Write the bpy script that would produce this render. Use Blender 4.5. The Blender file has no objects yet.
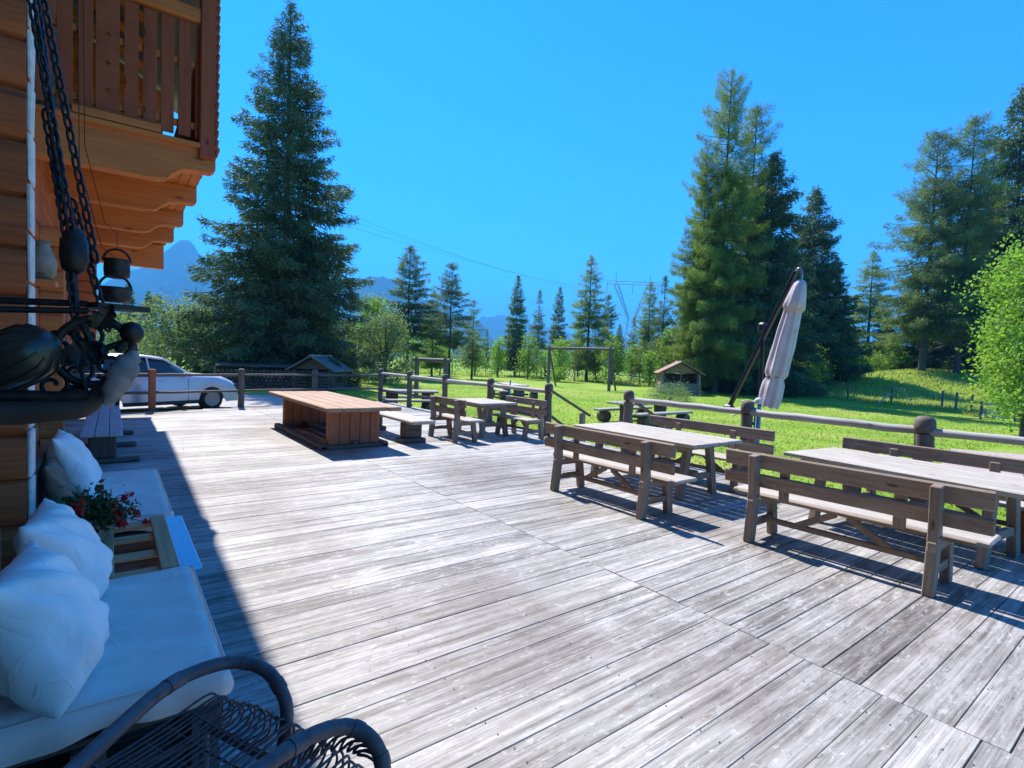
import bpy, bmesh, math, random
import numpy as np
from mathutils import Vector, Matrix
random.seed(7); RNG = np.random.default_rng(7)
scene = bpy.context.scene
col = scene.collection
# ------------------------------------------------------------------ camera, world, sun
H0 = 1.68; F = 530.807
R = np.array([[0.7984610636, -0.0045367106, -0.6020293582],
              [-0.6007895809, 0.0585769841, -0.7972581868],
              [0.0388819938, 0.9982725856, 0.0440458326]])
cd = bpy.data.cameras.new('camera'); cam = bpy.data.objects.new('camera', cd); col.objects.link(cam)
m4 = Matrix([list(R[i]) + [0] for i in range(3)] + [[0, 0, 0, 1]]); m4.translation = Vector((0, 0, H0))
cam.matrix_world = m4
cd.sensor_width = 36; cd.lens = 36 * F / 1024; cd.clip_start = 0.05; cd.clip_end = 30000
scene.camera = cam
SUN_EL = math.radians(52); SUN_AZ = math.atan2(0.13, 0.99)          # azimuth measured from +Y towards +X
w = bpy.data.worlds.new('World'); scene.world = w; w.use_nodes = True
nt = w.node_tree; nt.nodes.clear()
sky = nt.nodes.new('ShaderNodeTexSky'); sky.sky_type = 'NISHITA'; sky.sun_disc = False
sky.sun_elevation = SUN_EL; sky.sun_rotation = SUN_AZ; sky.altitude = 1200; sky.air_density = 1.0; sky.dust_density = 0.3; sky.ozone_density = 2.5
hs = nt.nodes.new('ShaderNodeHueSaturation'); hs.inputs['Saturation'].default_value = 1.15; hs.inputs['Hue'].default_value = 0.49
tn = nt.nodes.new('ShaderNodeMix'); tn.data_type = 'RGBA'; tn.blend_type = 'MULTIPLY'; tn.inputs[0].default_value = 1; tn.inputs[7].default_value = (.05, .57, 1.1, 1)
bg = nt.nodes.new('ShaderNodeBackground'); bg.inputs['Strength'].default_value = 0.15
wo = nt.nodes.new('ShaderNodeOutputWorld')
nt.links.new(sky.outputs[0], hs.inputs['Color']); nt.links.new(hs.outputs[0], tn.inputs[6]); nt.links.new(tn.outputs[2], bg.inputs[0]); nt.links.new(bg.outputs[0], wo.inputs[0])
sd = bpy.data.lights.new('sun', 'SUN'); sd.energy = 4.9; sd.angle = math.radians(0.5); sd.color = (1.0, 0.95, 0.88)
sun = bpy.data.objects.new('sun', sd); col.objects.link(sun)
sdir = Vector((math.sin(SUN_AZ) * math.cos(SUN_EL), math.cos(SUN_AZ) * math.cos(SUN_EL), math.sin(SUN_EL)))
sun.rotation_euler = sdir.to_track_quat('Z', 'Y').to_euler(); sun.location = (0, 0, 40)
scene.view_settings.view_transform = 'Standard'; scene.view_settings.look = 'None'
scene.view_settings.exposure = 1.2; scene.view_settings.gamma = 1
# ------------------------------------------------------------------ survey helpers (measurements -> world metres)
def ray(px, py): return R @ np.array([px - 512.0, -(py - 384.0), -F])
def gp(px, py, z=0.0):
    d = ray(px, py); t = (z - H0) / d[2]; return Vector((d[0] * t, d[1] * t, z))
def P(px, py, depth):
    v = R @ np.array([(px - 512) / F * depth, -(py - 384) / F * depth, -depth]); return Vector((v[0], v[1], v[2] + H0))
def sst(a, b, x):
    t = min(1, max(0, (x - a) / (b - a))); return t * t * (3 - 2 * t)
def G(x, y):
    d = .602 * x + .797 * y; l = .798 * x - .601 * y
    z = -0.4 + 0.2 * sst(24, 42, d)
    pk = (1 - sst(-8.2, -6.2, l)) * sst(12, 14, d)
    z = z * (1 - pk) + (-0.15) * pk
    if d > 30:
        z += 2.5 * sst(.42, .78, l / d) * sst(38, 54, d)
    z += 0.05 * math.sin(x * .31 + 1) * math.sin(y * .27) * sst(14, 22, d)
    return z
def onground(px, depth):
    p = P(px, 365, depth); return Vector((p.x, p.y, G(p.x, p.y)))
# ------------------------------------------------------------------ object helpers
def tag(o, label=None, cat=None, group=None, kind=None):
    if label: o['label'] = label
    if cat: o['category'] = cat
    if group: o['group'] = group
    if kind: o['kind'] = kind
    return o
def empty(name, loc=(0, 0, 0), rz=0.0):
    o = bpy.data.objects.new(name, None); o.location = loc; o.rotation_euler = (0, 0, rz); o.empty_display_size = .2
    col.objects.link(o); return o
def copy_tree(o, parent=None):
    c = o.copy(); col.objects.link(c)
    if parent: c.parent = parent
    for ch in list(o.children): copy_tree(ch, c)
    return c
class MB:
    def __init__(s): s.v = []; s.f = []; s.lc = []; s.sm = []
    def add(s, vs, fs, lc, smooth=False):
        n = len(s.v); s.v += [tuple(v) for v in vs]; s.lc += [tuple(l) for l in lc]
        s.f += [tuple(i + n for i in f) for f in fs]; s.sm += [smooth] * len(fs); return s
    def box(s, c, d, rot=None, bev=0.006, jit=0.0):
        hx, hy, hz = [abs(a) / 2 for a in d]; b = min(bev, hx * .6, hy * .6, hz * .6)
        vs = []; idx = {}
        for sx in (-1, 1):
            for sy in (-1, 1):
                for sz in (-1, 1):
                    j = [random.uniform(-jit, jit) for _ in range(3)] if jit else (0, 0, 0)
                    for ax in range(3):
                        p = [sx * (hx - b), sy * (hy - b), sz * (hz - b)]
                        p[ax] = (sx, sy, sz)[ax] * (hx, hy, hz)[ax]
                        idx[(sx, sy, sz, ax)] = len(vs); vs.append(Vector((p[0] + j[0], p[1] + j[1], p[2] + j[2])))
        I = lambda a, b_, c_, ax: idx[(a, b_, c_, ax)]
        fs = []
        for s1 in (-1, 1):
            fs.append([I(s1, -1, -1, 0), I(s1, 1, -1, 0), I(s1, 1, 1, 0), I(s1, -1, 1, 0)][::s1])
            fs.append([I(-1, s1, -1, 1), I(1, s1, -1, 1), I(1, s1, 1, 1), I(-1, s1, 1, 1)][::-s1])
            fs.append([I(-1, -1, s1, 2), I(1, -1, s1, 2), I(1, 1, s1, 2), I(-1, 1, s1, 2)][::s1])
        for a in (-1, 1):
            for b_ in (-1, 1):
                fs.append([I(a, b_, -1, 0), I(a, b_, -1, 1), I(a, b_, 1, 1), I(a, b_, 1, 0)][::-a * b_])
                fs.append([I(a, -1, b_, 0), I(a, -1, b_, 2), I(a, 1, b_, 2), I(a, 1, b_, 0)][::a * b_])
                fs.append([I(-1, a, b_, 1), I(-1, a, b_, 2), I(1, a, b_, 2), I(1, a, b_, 1)][::-a * b_])
                for c_ in (-1, 1):
                    fs.append([I(a, b_, c_, 0), I(a, b_, c_, 1), I(a, b_, c_, 2)][::a * b_ * c_])
        dims = (hx, hy, hz); la = dims.index(max(dims)); order = [la] + [i for i in range(3) if i != la]
        off = Vector((random.uniform(0, 50), random.uniform(0, 50), random.uniform(0, 50)))
        lc = [Vector((p[order[0]], p[order[1]], p[order[2]])) + off for p in vs]
        M = rot.to_matrix() if hasattr(rot, 'to_matrix') else (rot if rot is not None else Matrix.Identity(3))
        vs = [M @ p + Vector(c) for p in vs]
        return s.add(vs, fs, lc)
    def bar(s, a, b, wd, ht, up=(0, 0, 1), bev=0.006, ext=0):
        a = Vector(a); b = Vector(b); x = (b - a); L = x.length; x.normalize()
        u = Vector(up); y = u.cross(x); 
        if y.length < 1e-4: y = Vector((0, 1, 0))
        y.normalize(); z = x.cross(y)
        M = Matrix((x, y, z)).transposed()
        return s.box((a + b) / 2, (L + ext, wd, ht), M, bev)
    def tube(s, pts, r, seg=8, caps=True, wob=0.0, closed=False):
        pts = [Vector(p) for p in pts]; n = len(pts)
        rs = r if isinstance(r, (list, tuple)) else [r] * n
        off = random.uniform(0, 60); vs = []; lc = []; fs = []; ln = 0
        prevy = None
        for i, p in enumerate(pts):
            if closed: t = pts[(i + 1) % n] - pts[i - 1]
            else: t = pts[min(i + 1, n - 1)] - pts[max(i - 1, 0)]
            t.normalize()
            if prevy is None:
                y = t.orthogonal().normalized()
            else:
                y = (prevy - t * prevy.dot(t)); y = y.normalized() if y.length > 1e-6 else t.orthogonal().normalized()
            prevy = y; z = t.cross(y)
            if i: ln += (p - pts[i - 1]).length
            for k in range(seg):
                a = 2 * math.pi * k / seg; rr = rs[i] * (1 + (random.uniform(-wob, wob) if wob else 0))
                vs.append(p + y * math.cos(a) * rr + z * math.sin(a) * rr)
                lc.append((ln + off, math.cos(a) * rs[i] + off, math.sin(a) * rs[i]))
        m = n if closed else n - 1
        for i in range(m):
            for k in range(seg):
                k2 = (k + 1) % seg; j = (i + 1) % n
                fs.append((i * seg + k, i * seg + k2, j * seg + k2, j * seg + k))
        s.add(vs, fs, lc, True)
        if caps and not closed:
            for i, rev in ((0, True), (n - 1, False)):
                q = vs[i * seg:(i + 1) * seg]; c = pts[i]
                fl = [tuple(range(seg))[::-1]] if rev else [tuple(range(seg))]
                s.add(q, fl, [(off + .3 * a, off + b_, 0) for a, b_ in [((v - c).x + (v - c).z, (v - c).y) for v in q]])
        return s
    def lathe(s, c, prof, seg=20, M=None):
        M = M or Matrix.Identity(3); c = Vector(c); vs = []; fs = []; n = len(prof); off = random.uniform(0, 9)
        for r, z in prof:
            for k in range(seg):
                a = 2 * math.pi * k / seg; vs.append(c + M @ Vector((r * math.cos(a), r * math.sin(a), z)))
        for i in range(n - 1):
            for k in range(seg):
                k2 = (k + 1) % seg; fs.append((i * seg + k, i * seg + k2, (i + 1) * seg + k2, (i + 1) * seg + k))
        fs.append(tuple(range(seg))[::-1]); fs.append(tuple((n - 1) * seg + k for k in range(seg)))
        return s.add(vs, fs, [(v - c) + Vector((off, 0, 0)) for v in vs], True)
    def prism(s, poly, axis, a, b):
        """extrude 2-D polygon (u,v) along axis between a and b; axis 1: (x,z)->y"""
        n = len(poly); vs = []; off = random.uniform(0, 40)
        for t in (a, b):
            for (u, v) in poly:
                vs.append(Vector((u, t, v)) if axis == 1 else (Vector((t, u, v)) if axis == 0 else Vector((u, v, t))))
        ar = sum(poly[i][0] * poly[(i + 1) % n][1] - poly[(i + 1) % n][0] * poly[i][1] for i in range(n))
        fs = [tuple(range(n)), tuple(range(n, 2 * n))[::-1]] + [(i, i + n, (i + 1) % n + n, (i + 1) % n) for i in range(n)]
        flip = (ar > 0) != (axis == 1)
        if (b < a): flip = not flip
        if flip: fs = [f[::-1] for f in fs]
        return s.add(vs, fs, [(v.x + off, v.y * .3 + off, v.z) for v in vs])
    def build(s, name, mat, parent=None, shade=None):
        me = bpy.data.meshes.new(name); me.from_pydata(s.v, [], s.f); 
        me.polygons.foreach_set('use_smooth', s.sm if shade is None else [shade] * len(s.f))
        at = me.attributes.new('lc', 'FLOAT_VECTOR', 'POINT'); at.data.foreach_set('vector', np.array(s.lc, dtype=np.float32).ravel())
        me.materials.append(mat); me.update()
        o = bpy.data.objects.new(name, me); col.objects.link(o)
        if parent: o.parent = parent
        return o
def np_mesh(name, verts, nper, mat, parent=None, rnd=None, smooth=False):
    """verts (N*nper,3): N separate faces with nper corners; rnd: per-face value"""
    n = len(verts) // nper; me = bpy.data.meshes.new(name)
    me.vertices.add(len(verts)); me.vertices.foreach_set('co', verts.astype(np.float32).ravel())
    me.loops.add(len(verts)); me.loops.foreach_set('vertex_index', np.arange(len(verts), dtype=np.int32))
    me.polygons.add(n); me.polygons.foreach_set('loop_start', np.arange(0, len(verts), nper, dtype=np.int32))
    me.polygons.foreach_set('loop_total', np.full(n, nper, dtype=np.int32))
    if rnd is not None:
        a = me.attributes.new('rnd', 'FLOAT', 'POINT'); a.data.foreach_set('value', np.repeat(rnd, nper).astype(np.float32))
    me.materials.append(mat); me.update(calc_edges=True); me.validate()
    o = bpy.data.objects.new(name, me); col.objects.link(o)
    if parent: o.parent = parent
    return o
# ------------------------------------------------------------------ materials
def newmat(name):
    m = bpy.data.materials.new(name); m.use_nodes = True; t = m.node_tree
    return m, t, t.nodes['Principled BSDF'], t.nodes['Material Output']
def N(t, ty, **kw):
    n = t.nodes.new(ty)
    for k, v in kw.items():
        if k in n.inputs: n.inputs[k].default_value = v
        else: setattr(n, k, v)
    return n
def ramp(t, fac, stops):
    r = t.nodes.new('ShaderNodeValToRGB'); e = r.color_ramp.elements
    while len(e) < len(stops): e.new(.5)
    for i, (p, c) in enumerate(stops): e[i].position = p; e[i].color = (*c, 1) if len(c) == 3 else c
    t.links.new(fac, r.inputs[0]); return r.outputs[0]
def mixc(t, fac, a, b, mode='MIX'):
    n = t.nodes.new('ShaderNodeMix'); n.data_type = 'RGBA'; n.blend_type = mode
    for sock, v in ((n.inputs[0], fac), (n.inputs[6], a), (n.inputs[7], b)):
        if hasattr(v, 'links'): t.links.new(v, sock)
        elif isinstance(v, (int, float)): sock.default_value = v
        else: sock.default_value = (*v, 1)
    return n.outputs[2]
def wood(name, dark, light, grain=1.0, rough=.75, spots=0.0, spotcol=(.6, .58, .56), sc=1.0, bump=.4, knots=True, rings=0.0):
    m, t, b, o = newmat(name); L = t.links.new
    at = N(t, 'ShaderNodeAttribute', attribute_name='lc')
    mp = N(t, 'ShaderNodeMapping'); mp.inputs['Scale'].default_value = (1.6 * sc, 38 * sc, 38 * sc); L(at.outputs['Vector'], mp.inputs[0])
    n1 = N(t, 'ShaderNodeTexNoise', Scale=1.0, Detail=7.0, Roughness=.65); L(mp.outputs[0], n1.inputs['Vector'])
    mp2 = N(t, 'ShaderNodeMapping'); mp2.inputs['Scale'].default_value = (.9 * sc, 4 * sc, 4 * sc); L(at.outputs['Vector'], mp2.inputs[0])
    n2 = N(t, 'ShaderNodeTexNoise', Scale=1.0, Detail=4.0, Roughness=.6); L(mp2.outputs[0], n2.inputs['Vector'])
    ad = N(t, 'ShaderNodeMath', operation='MULTIPLY_ADD'); L(n1.outputs[0], ad.inputs[0]); ad.inputs[1].default_value = .55 * grain
    mu = N(t, 'ShaderNodeMath', operation='MULTIPLY'); L(n2.outputs[0], mu.inputs[0]); mu.inputs[1].default_value = 1 - .55 * grain; L(mu.outputs[0], ad.inputs[2])
    c = ramp(t, ad.outputs[0], [(.32, dark), (.66, light)])
    if knots:
        mp3 = N(t, 'ShaderNodeMapping'); mp3.inputs['Scale'].default_value = (2.2 * sc, 7 * sc, 7 * sc); L(at.outputs['Vector'], mp3.inputs[0])
        vo = N(t, 'ShaderNodeTexVoronoi', Scale=1.0); L(mp3.outputs[0], vo.inputs['Vector'])
        k = ramp(t, vo.outputs['Distance'], [(.05, (1, 1, 1)), (.13, (0, 0, 0))])
        c = mixc(t, k, c, tuple(a * .45 for a in dark))
    if spots:
        mp4 = N(t, 'ShaderNodeMapping'); mp4.inputs['Scale'].default_value = (5, 16, 16); L(at.outputs['Vector'], mp4.inputs[0])
        n4 = N(t, 'ShaderNodeTexNoise', Scale=1.0, Detail=5.0, Roughness=.7, Distortion=.6); L(mp4.outputs[0], n4.inputs['Vector'])
        k4 = ramp(t, n4.outputs[0], [(.55, (0, 0, 0)), (.63, (spots,) * 3)])
        c = mixc(t, k4, c, spotcol)
    L(c, b.inputs['Base Color']); b.inputs['Roughness'].default_value = rough
    bp = N(t, 'ShaderNodeBump', Strength=bump, Distance=.01); L(ad.outputs[0], bp.inputs['Height']); L(bp.outputs[0], b.inputs['Normal'])
    return m
M = {}
M['furn'] = wood('weathered_furniture_wood', (.13, .085, .06), (.36, .27, .20), spots=.4, spotcol=(.40, .35, .30))
M['top'] = wood('weathered_table_top', (.26, .22, .175), (.50, .45, .38), spots=.5, spotcol=(.55, .52, .47))
M['bigtop'] = wood('brown_table_top', (.24, .125, .07), (.44, .28, .18))
M['bigleg'] = wood('red_brown_panel', (.26, .07, .03), (.46, .16, .07))
M['darkfurn'] = wood('dark_old_wood', (.05, .038, .03), (.16, .12, .095))
M['post'] = wood('fence_post_wood', (.06, .045, .038), (.19, .145, .12))
M['rail'] = wood('grey_rail_wood', (.25, .22, .20), (.5, .47, .44))
M['log'] = wood('chalet_log', (.20, .042, .013), (.60, .15, .042), sc=.7, bump=.6)
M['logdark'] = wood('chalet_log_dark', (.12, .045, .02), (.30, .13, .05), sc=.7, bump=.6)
M['beam'] = wood('balcony_beam', (.46, .115, .028), (.76, .24, .062), sc=.6)
M['rail_brown'] = wood('balcony_board', (.26, .05, .02), (.46, .11, .045), sc=.8)
M['blueboard'] = wood('sky_blue_board', (.03, .55, .85), (.05, .68, .95), rough=.25, spots=0, knots=False)
M['bluegrey'] = wood('silver_grey_plank', (.30, .31, .33), (.48, .5, .52))
M['lawnwood'] = wood('lawn_table_wood', (.18, .15, .13), (.42, .38, .34))
def plain(name, c, rough=.6, metal=0.0, noise=.15, sc=20, bump=0.0, co='Object'):
    m, t, b, o = newmat(name); L = t.links.new
    tc = N(t, 'ShaderNodeTexCoord'); n = N(t, 'ShaderNodeTexNoise', Scale=float(sc), Detail=5.0); L(tc.outputs[co], n.inputs['Vector'])
    cc = ramp(t, n.outputs[0], [(.3, tuple(a * (1 - noise) for a in c)), (.7, tuple(min(1, a * (1 + noise)) for a in c))])
    L(cc, b.inputs['Base Color']); b.inputs['Roughness'].default_value = rough; b.inputs['Metallic'].default_value = metal
    if bump:
        bp = N(t, 'ShaderNodeBump', Strength=bump, Distance=.01); L(n.outputs[0], bp.inputs['Height']); L(bp.outputs[0], b.inputs['Normal'])
    return m
M['endgrain'] = plain('pale_log_end', (.62, .60, .56), .8, noise=.2)
M['iron'] = plain('dark_iron', (.035, .03, .03), .5, .6, .4, 30)
M['metal'] = plain('grey_metal', (.3, .31, .33), .4, .8)
M['cushion'] = plain('off_white_cover', (.70, .68, .67), .9, noise=.07, sc=6, bump=.1)
M['pillow'] = plain('white_cotton', (.84, .82, .81), .9, noise=.05, sc=7, bump=.1)
M['pillow_brown'] = plain('brown_cotton', (.25, .15, .10), .9, noise=.1)
M['umbrella'] = plain('grey_beige_canvas', (.56, .49, .51), .85, noise=.12, sc=5, bump=.1)
M['black'] = plain('black_metal', (.025, .027, .035), .45, .3)
M['blueplastic'] = plain('blue_plastic', (.03, .22, .6), .4)
M['rope'] = plain('white_rope', (.7, .7, .68), .9)
M['burlap'] = plain('burlap', (.24, .20, .19), .95, noise=.25, sc=25, bump=.4)
M['glassdark'] = plain('greenish_bottle', (.03, .033, .028), .3, noise=.5, sc=14)
M['oldyoke'] = wood('blackened_wood', (.018, .012, .01), (.055, .035, .028))
M['rattan'] = plain('dark_rattan', (.09, .07, .075), .5, noise=.35, sc=25, bump=.3)
M['carpaint'] = plain('silver_car_paint', (.62, .64, .67), .25, .2, .02)
M['tyre'] = plain('tyre_rubber', (.02, .02, .02), .8)
M['carglass'] = plain('tinted_glass', (.03, .045, .055), .05, 0, 0)
M['red'] = plain('red_petal', (.6, .012, .02), .6)
M['pot'] = plain('grey_planter', (.3, .28, .28), .8)
M['pallet'] = wood('brown_pallet_slat', (.42, .19, .08), (.74, .42, .21))
M['shingle'] = wood('grey_shingle', (.08, .07, .065), (.22, .2, .19))
M['redshingle'] = wood('red_brown_shingle', (.20, .09, .06), (.36, .2, .15))
M['dirt'] = plain('bark_dark', (.06, .045, .04), .9, noise=.3)
def foliage(name, dark, light, trans=.35, sc=1.2):
    m, t, b, o = newmat(name); L = t.links.new
    a = N(t, 'ShaderNodeAttribute', attribute_name='rnd')
    c = ramp(t, a.outputs['Fac'], [(0, dark), (1, light)])
    tc = N(t, 'ShaderNodeTexCoord'); n = N(t, 'ShaderNodeTexNoise', Scale=sc, Detail=3.0); L(tc.outputs['Object'], n.inputs['Vector'])
    k = ramp(t, n.outputs[0], [(.38, (0, 0, 0)), (.62, (1, 1, 1))])
    c2 = mixc(t, k, c, light)
    L(c2, b.inputs['Base Color']); b.inputs['Roughness'].default_value = .6
    b.inputs['Specular IOR Level'].default_value = .25
    tr = N(t, 'ShaderNodeBsdfTranslucent'); g = mixc(t, 1.0, c2, (1.25, 1.3, .55), 'MULTIPLY'); L(g, tr.inputs[0])
    mx = N(t, 'ShaderNodeMixShader'); mx.inputs[0].default_value = trans
    L(b.outputs[0], mx.inputs[1]); L(tr.outputs[0], mx.inputs[2]); L(mx.outputs[0], o.inputs['Surface'])
    return m
M['spruce'] = foliage('spruce_needles', (.038, .07, .042), (.10, .155, .085), .32)
M['spruce_pale'] = foliage('spruce_needles_pale', (.055, .10, .05), (.13, .20, .09), .4)
M['larch'] = foliage('larch_needles', (.08, .13, .03), (.21, .29, .07), .48)
M['larch_grey'] = foliage('larch_needles_grey', (.075, .12, .05), (.17, .24, .09), .45)
M['pine'] = foliage('pine_needles', (.06, .10, .065), (.14, .20, .11), .4)
M['leaf'] = foliage('broad_leaves', (.085, .16, .03), (.21, .33, .065), .5)
M['leaf_bright'] = foliage('bright_broad_leaves', (.11, .21, .04), (.26, .42, .08), .5)
M['willow'] = foliage('silvery_leaves', (.10, .15, .07), (.22, .29, .15), .4)
M['geranium'] = foliage('dark_pot_leaves', (.02, .05, .02), (.05, .10, .04), .3)
M['bark'] = plain('tree_bark', (.075, .058, .05), .9, noise=.35, sc=8, bump=.5)
# ground
def grassmat():
    m, t, b, o = newmat('lawn'); L = t.links.new
    tc = N(t, 'ShaderNodeTexCoord')
    n1 = N(t, 'ShaderNodeTexNoise', Scale=.22, Detail=4.0); L(tc.outputs['Object'], n1.inputs['Vector'])
    n2 = N(t, 'ShaderNodeTexNoise', Scale=9.0, Detail=8.0, Roughness=.75); L(tc.outputs['Object'], n2.inputs['Vector'])
    c1 = ramp(t, n1.outputs[0], [(.3, (.15, .26, .03)), (.5, (.22, .345, .035)), (.70, (.33, .37, .08))])
    c2 = ramp(t, n2.outputs[0], [(.3, (.5, .5, .5)), (.7, (1.35, 1.35, 1.35))])
    n3 = N(t, 'ShaderNodeTexNoise', Scale=.7, Detail=6.0, Roughness=.7); L(tc.outputs['Object'], n3.inputs['Vector'])
    c1 = mixc(t, ramp(t, n3.outputs[0], [(.54, (0, 0, 0)), (.68, (.6, .6, .6))]), c1, (.36, .33, .13))
    c1 = mixc(t, ramp(t, n3.outputs[0], [(.30, (.7, .7, .7)), (.42, (0, 0, 0))]), c1, (.12, .20, .035))
    c = mixc(t, 1.0, c1, c2, 'MULTIPLY')
    L(c, b.inputs['Base Color']); b.inputs['Roughness'].default_value = .9; b.inputs['Specular IOR Level'].default_value = .1
    bp = N(t, 'ShaderNodeBump', Strength=.7, Distance=.06); L(n2.outputs[0], bp.inputs['Height']); L(bp.outputs[0], b.inputs['Normal'])
    return m
M['lawn'] = grassmat()
M['blade'] = foliage('grass_blades', (.15, .27, .03), (.32, .41, .08), .45, .5)
M['hay'] = foliage('tall_meadow_grass', (.22, .32, .06), (.44, .47, .15), .5, .5)
M['gravel'] = plain('pink_gravel', (.36, .29, .26), .95, noise=.3, sc=14, bump=.6)
M['lot'] = plain('grey_gravel_lot', (.33, .31, .29), .95, noise=.25, sc=10, bump=.5)
def mtnmat():
    m, t, b, o = newmat('mountain_forest_rock'); L = t.links.new
    tc = N(t, 'ShaderNodeTexCoord'); n = N(t, 'ShaderNodeTexNoise', Scale=.006, Detail=9.0, Roughness=.7); L(tc.outputs['Object'], n.inputs['Vector'])
    L(ramp(t, n.outputs[0], [(.42, (.012, .028, .02)), (.55, (.022, .04, .028)), (.72, (.07, .075, .075))]), b.inputs['Base Color'])
    b.inputs['Roughness'].default_value = 1; b.inputs['Specular IOR Level'].default_value = 0
    return m
M['mountain'] = mtnmat()
# deck boards
def deckmat():
    m, t, b, o = newmat('weathered_deck_board'); L = t.links.new
    at = N(t, 'ShaderNodeAttribute', attribute_name='lc'); ai = N(t, 'ShaderNodeAttribute', attribute_name='board')
    def ns(scale, s=1.0, det=6.0, rgh=.6, dist=0.0):
        mp = N(t, 'ShaderNodeMapping'); mp.inputs['Scale'].default_value = scale; L(at.outputs['Vector'], mp.inputs[0])
        n = N(t, 'ShaderNodeTexNoise', Scale=s, Detail=det, Roughness=rgh, Distortion=dist); L(mp.outputs[0], n.inputs['Vector']); return n.outputs[0]
    fine = ns((2.2, 85, 1), 1.0, 5.0, .6)           # hair-fine grain
    streak = ns((.7, 22, 1), 1.0, 6.0, .6)          # long weather streaks
    tc = N(t, 'ShaderNodeTexCoord'); big = N(t, 'ShaderNodeTexNoise', Scale=.75, Detail=3.0); L(tc.outputs['Object'], big.inputs['Vector'])
    blot = ns((2.6, 13, 1), 1.0, 8.0, .78, .25)
    flk = ns((16, 42, 1), 1.0, 4.0, .6, .3)     # worn pale flakes
    base = ramp(t, streak, [(.31, (.13, .117, .105)), (.45, (.25, .235, .215)), (.66, (.385, .372, .355))])
    tint = ramp(t, ai.outputs['Fac'], [(0, (.70, .69, .69)), (.5, (1, 1, 1)), (1, (1.25, 1.25, 1.26))])
    c = mixc(t, 1.0, base, tint, 'MULTIPLY')
    c = mixc(t, 1.0, c, ramp(t, fine, [(.32, (.62, .60, .59)), (.55, (1.12, 1.12, 1.12))]), 'MULTIPLY')
    k = ramp(t, blot, [(.49, (0, 0, 0)), (.66, (1, 1, 1))])
    kk = mixc(t, 1.0, k, ramp(t, big.outputs[0], [(.35, (.25, .25, .25)), (.6, (.9, .9, .9))]), 'MULTIPLY')
    c = mixc(t, kk, c, (.50, .485, .48))
    c = mixc(t, mixc(t, 1.0, ramp(t, flk, [(.57, (0, 0, 0)), (.66, (.8, .8, .8))]), ramp(t, blot, [(.42, (.1, .1, .1)), (.56, (1, 1, 1))]), 'MULTIPLY'), c, (.52, .51, .50))
    c = mixc(t, ramp(t, flk, [(.30, (.7, .7, .7)), (.37, (0, 0, 0))]), c, (.13, .105, .095))
    dirt = N(t, 'ShaderNodeTexNoise', Scale=.55, Detail=6.0, Roughness=.6); L(tc.outputs['Object'], dirt.inputs['Vector'])
    c = mixc(t, 1.0, c, ramp(t, dirt.outputs[0], [(.36, (.66, .62, .59)), (.55, (1.08, 1.08, 1.08))]), 'MULTIPLY')
    mp3 = N(t, 'ShaderNodeMapping'); mp3.inputs['Scale'].default_value = (2.4, 6.5, 1); L(at.outputs['Vector'], mp3.inputs[0])
    wn = N(t, 'ShaderNodeTexNoise', Scale=8.0); L(at.outputs['Vector'], wn.inputs['Vector'])
    wv = mixc(t, .06, mp3.outputs[0], wn.outputs['Color'])
    vo = N(t, 'ShaderNodeTexVoronoi', Scale=1.0); L(wv, vo.inputs['Vector'])
    kn = ramp(t, vo.outputs['Distance'], [(.06, (.8, .8, .8)), (.10, (.1, .1, .1)), (.14, (.5, .5, .5)), (.17, (0, 0, 0))])
    c = mixc(t, kn, c, (.20, .16, .14))
    L(c, b.inputs['Base Color']); b.inputs['Roughness'].default_value = .62; b.inputs['Specular IOR Level'].default_value = .35
    hsum = N(t, 'ShaderNodeMath', operation='ADD'); L(fine, hsum.inputs[0]); L(streak, hsum.inputs[1])
    bp = N(t, 'ShaderNodeBump', Strength=.45, Distance=.006); L(hsum.outputs[0], bp.inputs['Height']); L(bp.outputs[0], b.inputs['Normal'])
    return m
M['deck'] = deckmat()
# ================================================================== SETTING
def axis(lo, hi, fine_lo, fine_hi, step):
    a = list(np.arange(fine_lo, fine_hi + 1e-6, step)); s = step
    while a[-1] < hi: s *= 1.35; a.append(min(hi, a[-1] + s))
    s = step
    while a[0] > lo: s *= 1.35; a.insert(0, max(lo, a[0] - s))
    return a
xs = axis(-4500, 7000, -20, 70, 1.0); ys = axis(-1500, 7000, -10, 80, 1.0)
vv = [(x, y, G(x, y)) for y in ys for x in xs]; nx = len(xs)
ff = [(j * nx + i, j * nx + i + 1, (j + 1) * nx + i + 1, (j + 1) * nx + i) for j in range(len(ys) - 1) for i in range(nx - 1)]
me = bpy.data.meshes.new('ground'); me.from_pydata(vv, [], ff); me.materials.append(M['lawn'])
me.polygons.foreach_set('use_smooth', [True] * len(ff))
go = bpy.data.objects.new('ground', me); col.objects.link(go); tag(go, kind='structure')
def patch(name, mat, cells, dz=.02):
    mb = MB()
    for poly in cells:
        # subdivided strip quad: poly = 4 corners, draped on the ground
        a, b, c, d = [Vector((*p, 0)) for p in poly]; n = 16; vs = []
        for i in range(n + 1):
            for j in range(n + 1):
                u, v = i / n, j / n; p = (a * (1 - u) + b * u) * (1 - v) + (d * (1 - u) + c * u) * v
                vs.append((p.x, p.y, G(p.x, p.y) + dz + .012 * math.sin(7 * p.x) * math.sin(5 * p.y)))
        mb.add(vs, [(i * (n + 1) + j, (i + 1) * (n + 1) + j, (i + 1) * (n + 1) + j + 1, i * (n + 1) + j + 1) for i in range(n) for j in range(n)], vs, True)
    o = mb.build(name, mat); tag(o, kind='structure'); return o
patch('gravel_path', M['gravel'], [((14.6, 3.6), (19.4, 4.5), (24, -3.0), (13.6, -2.0))], .03)
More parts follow.
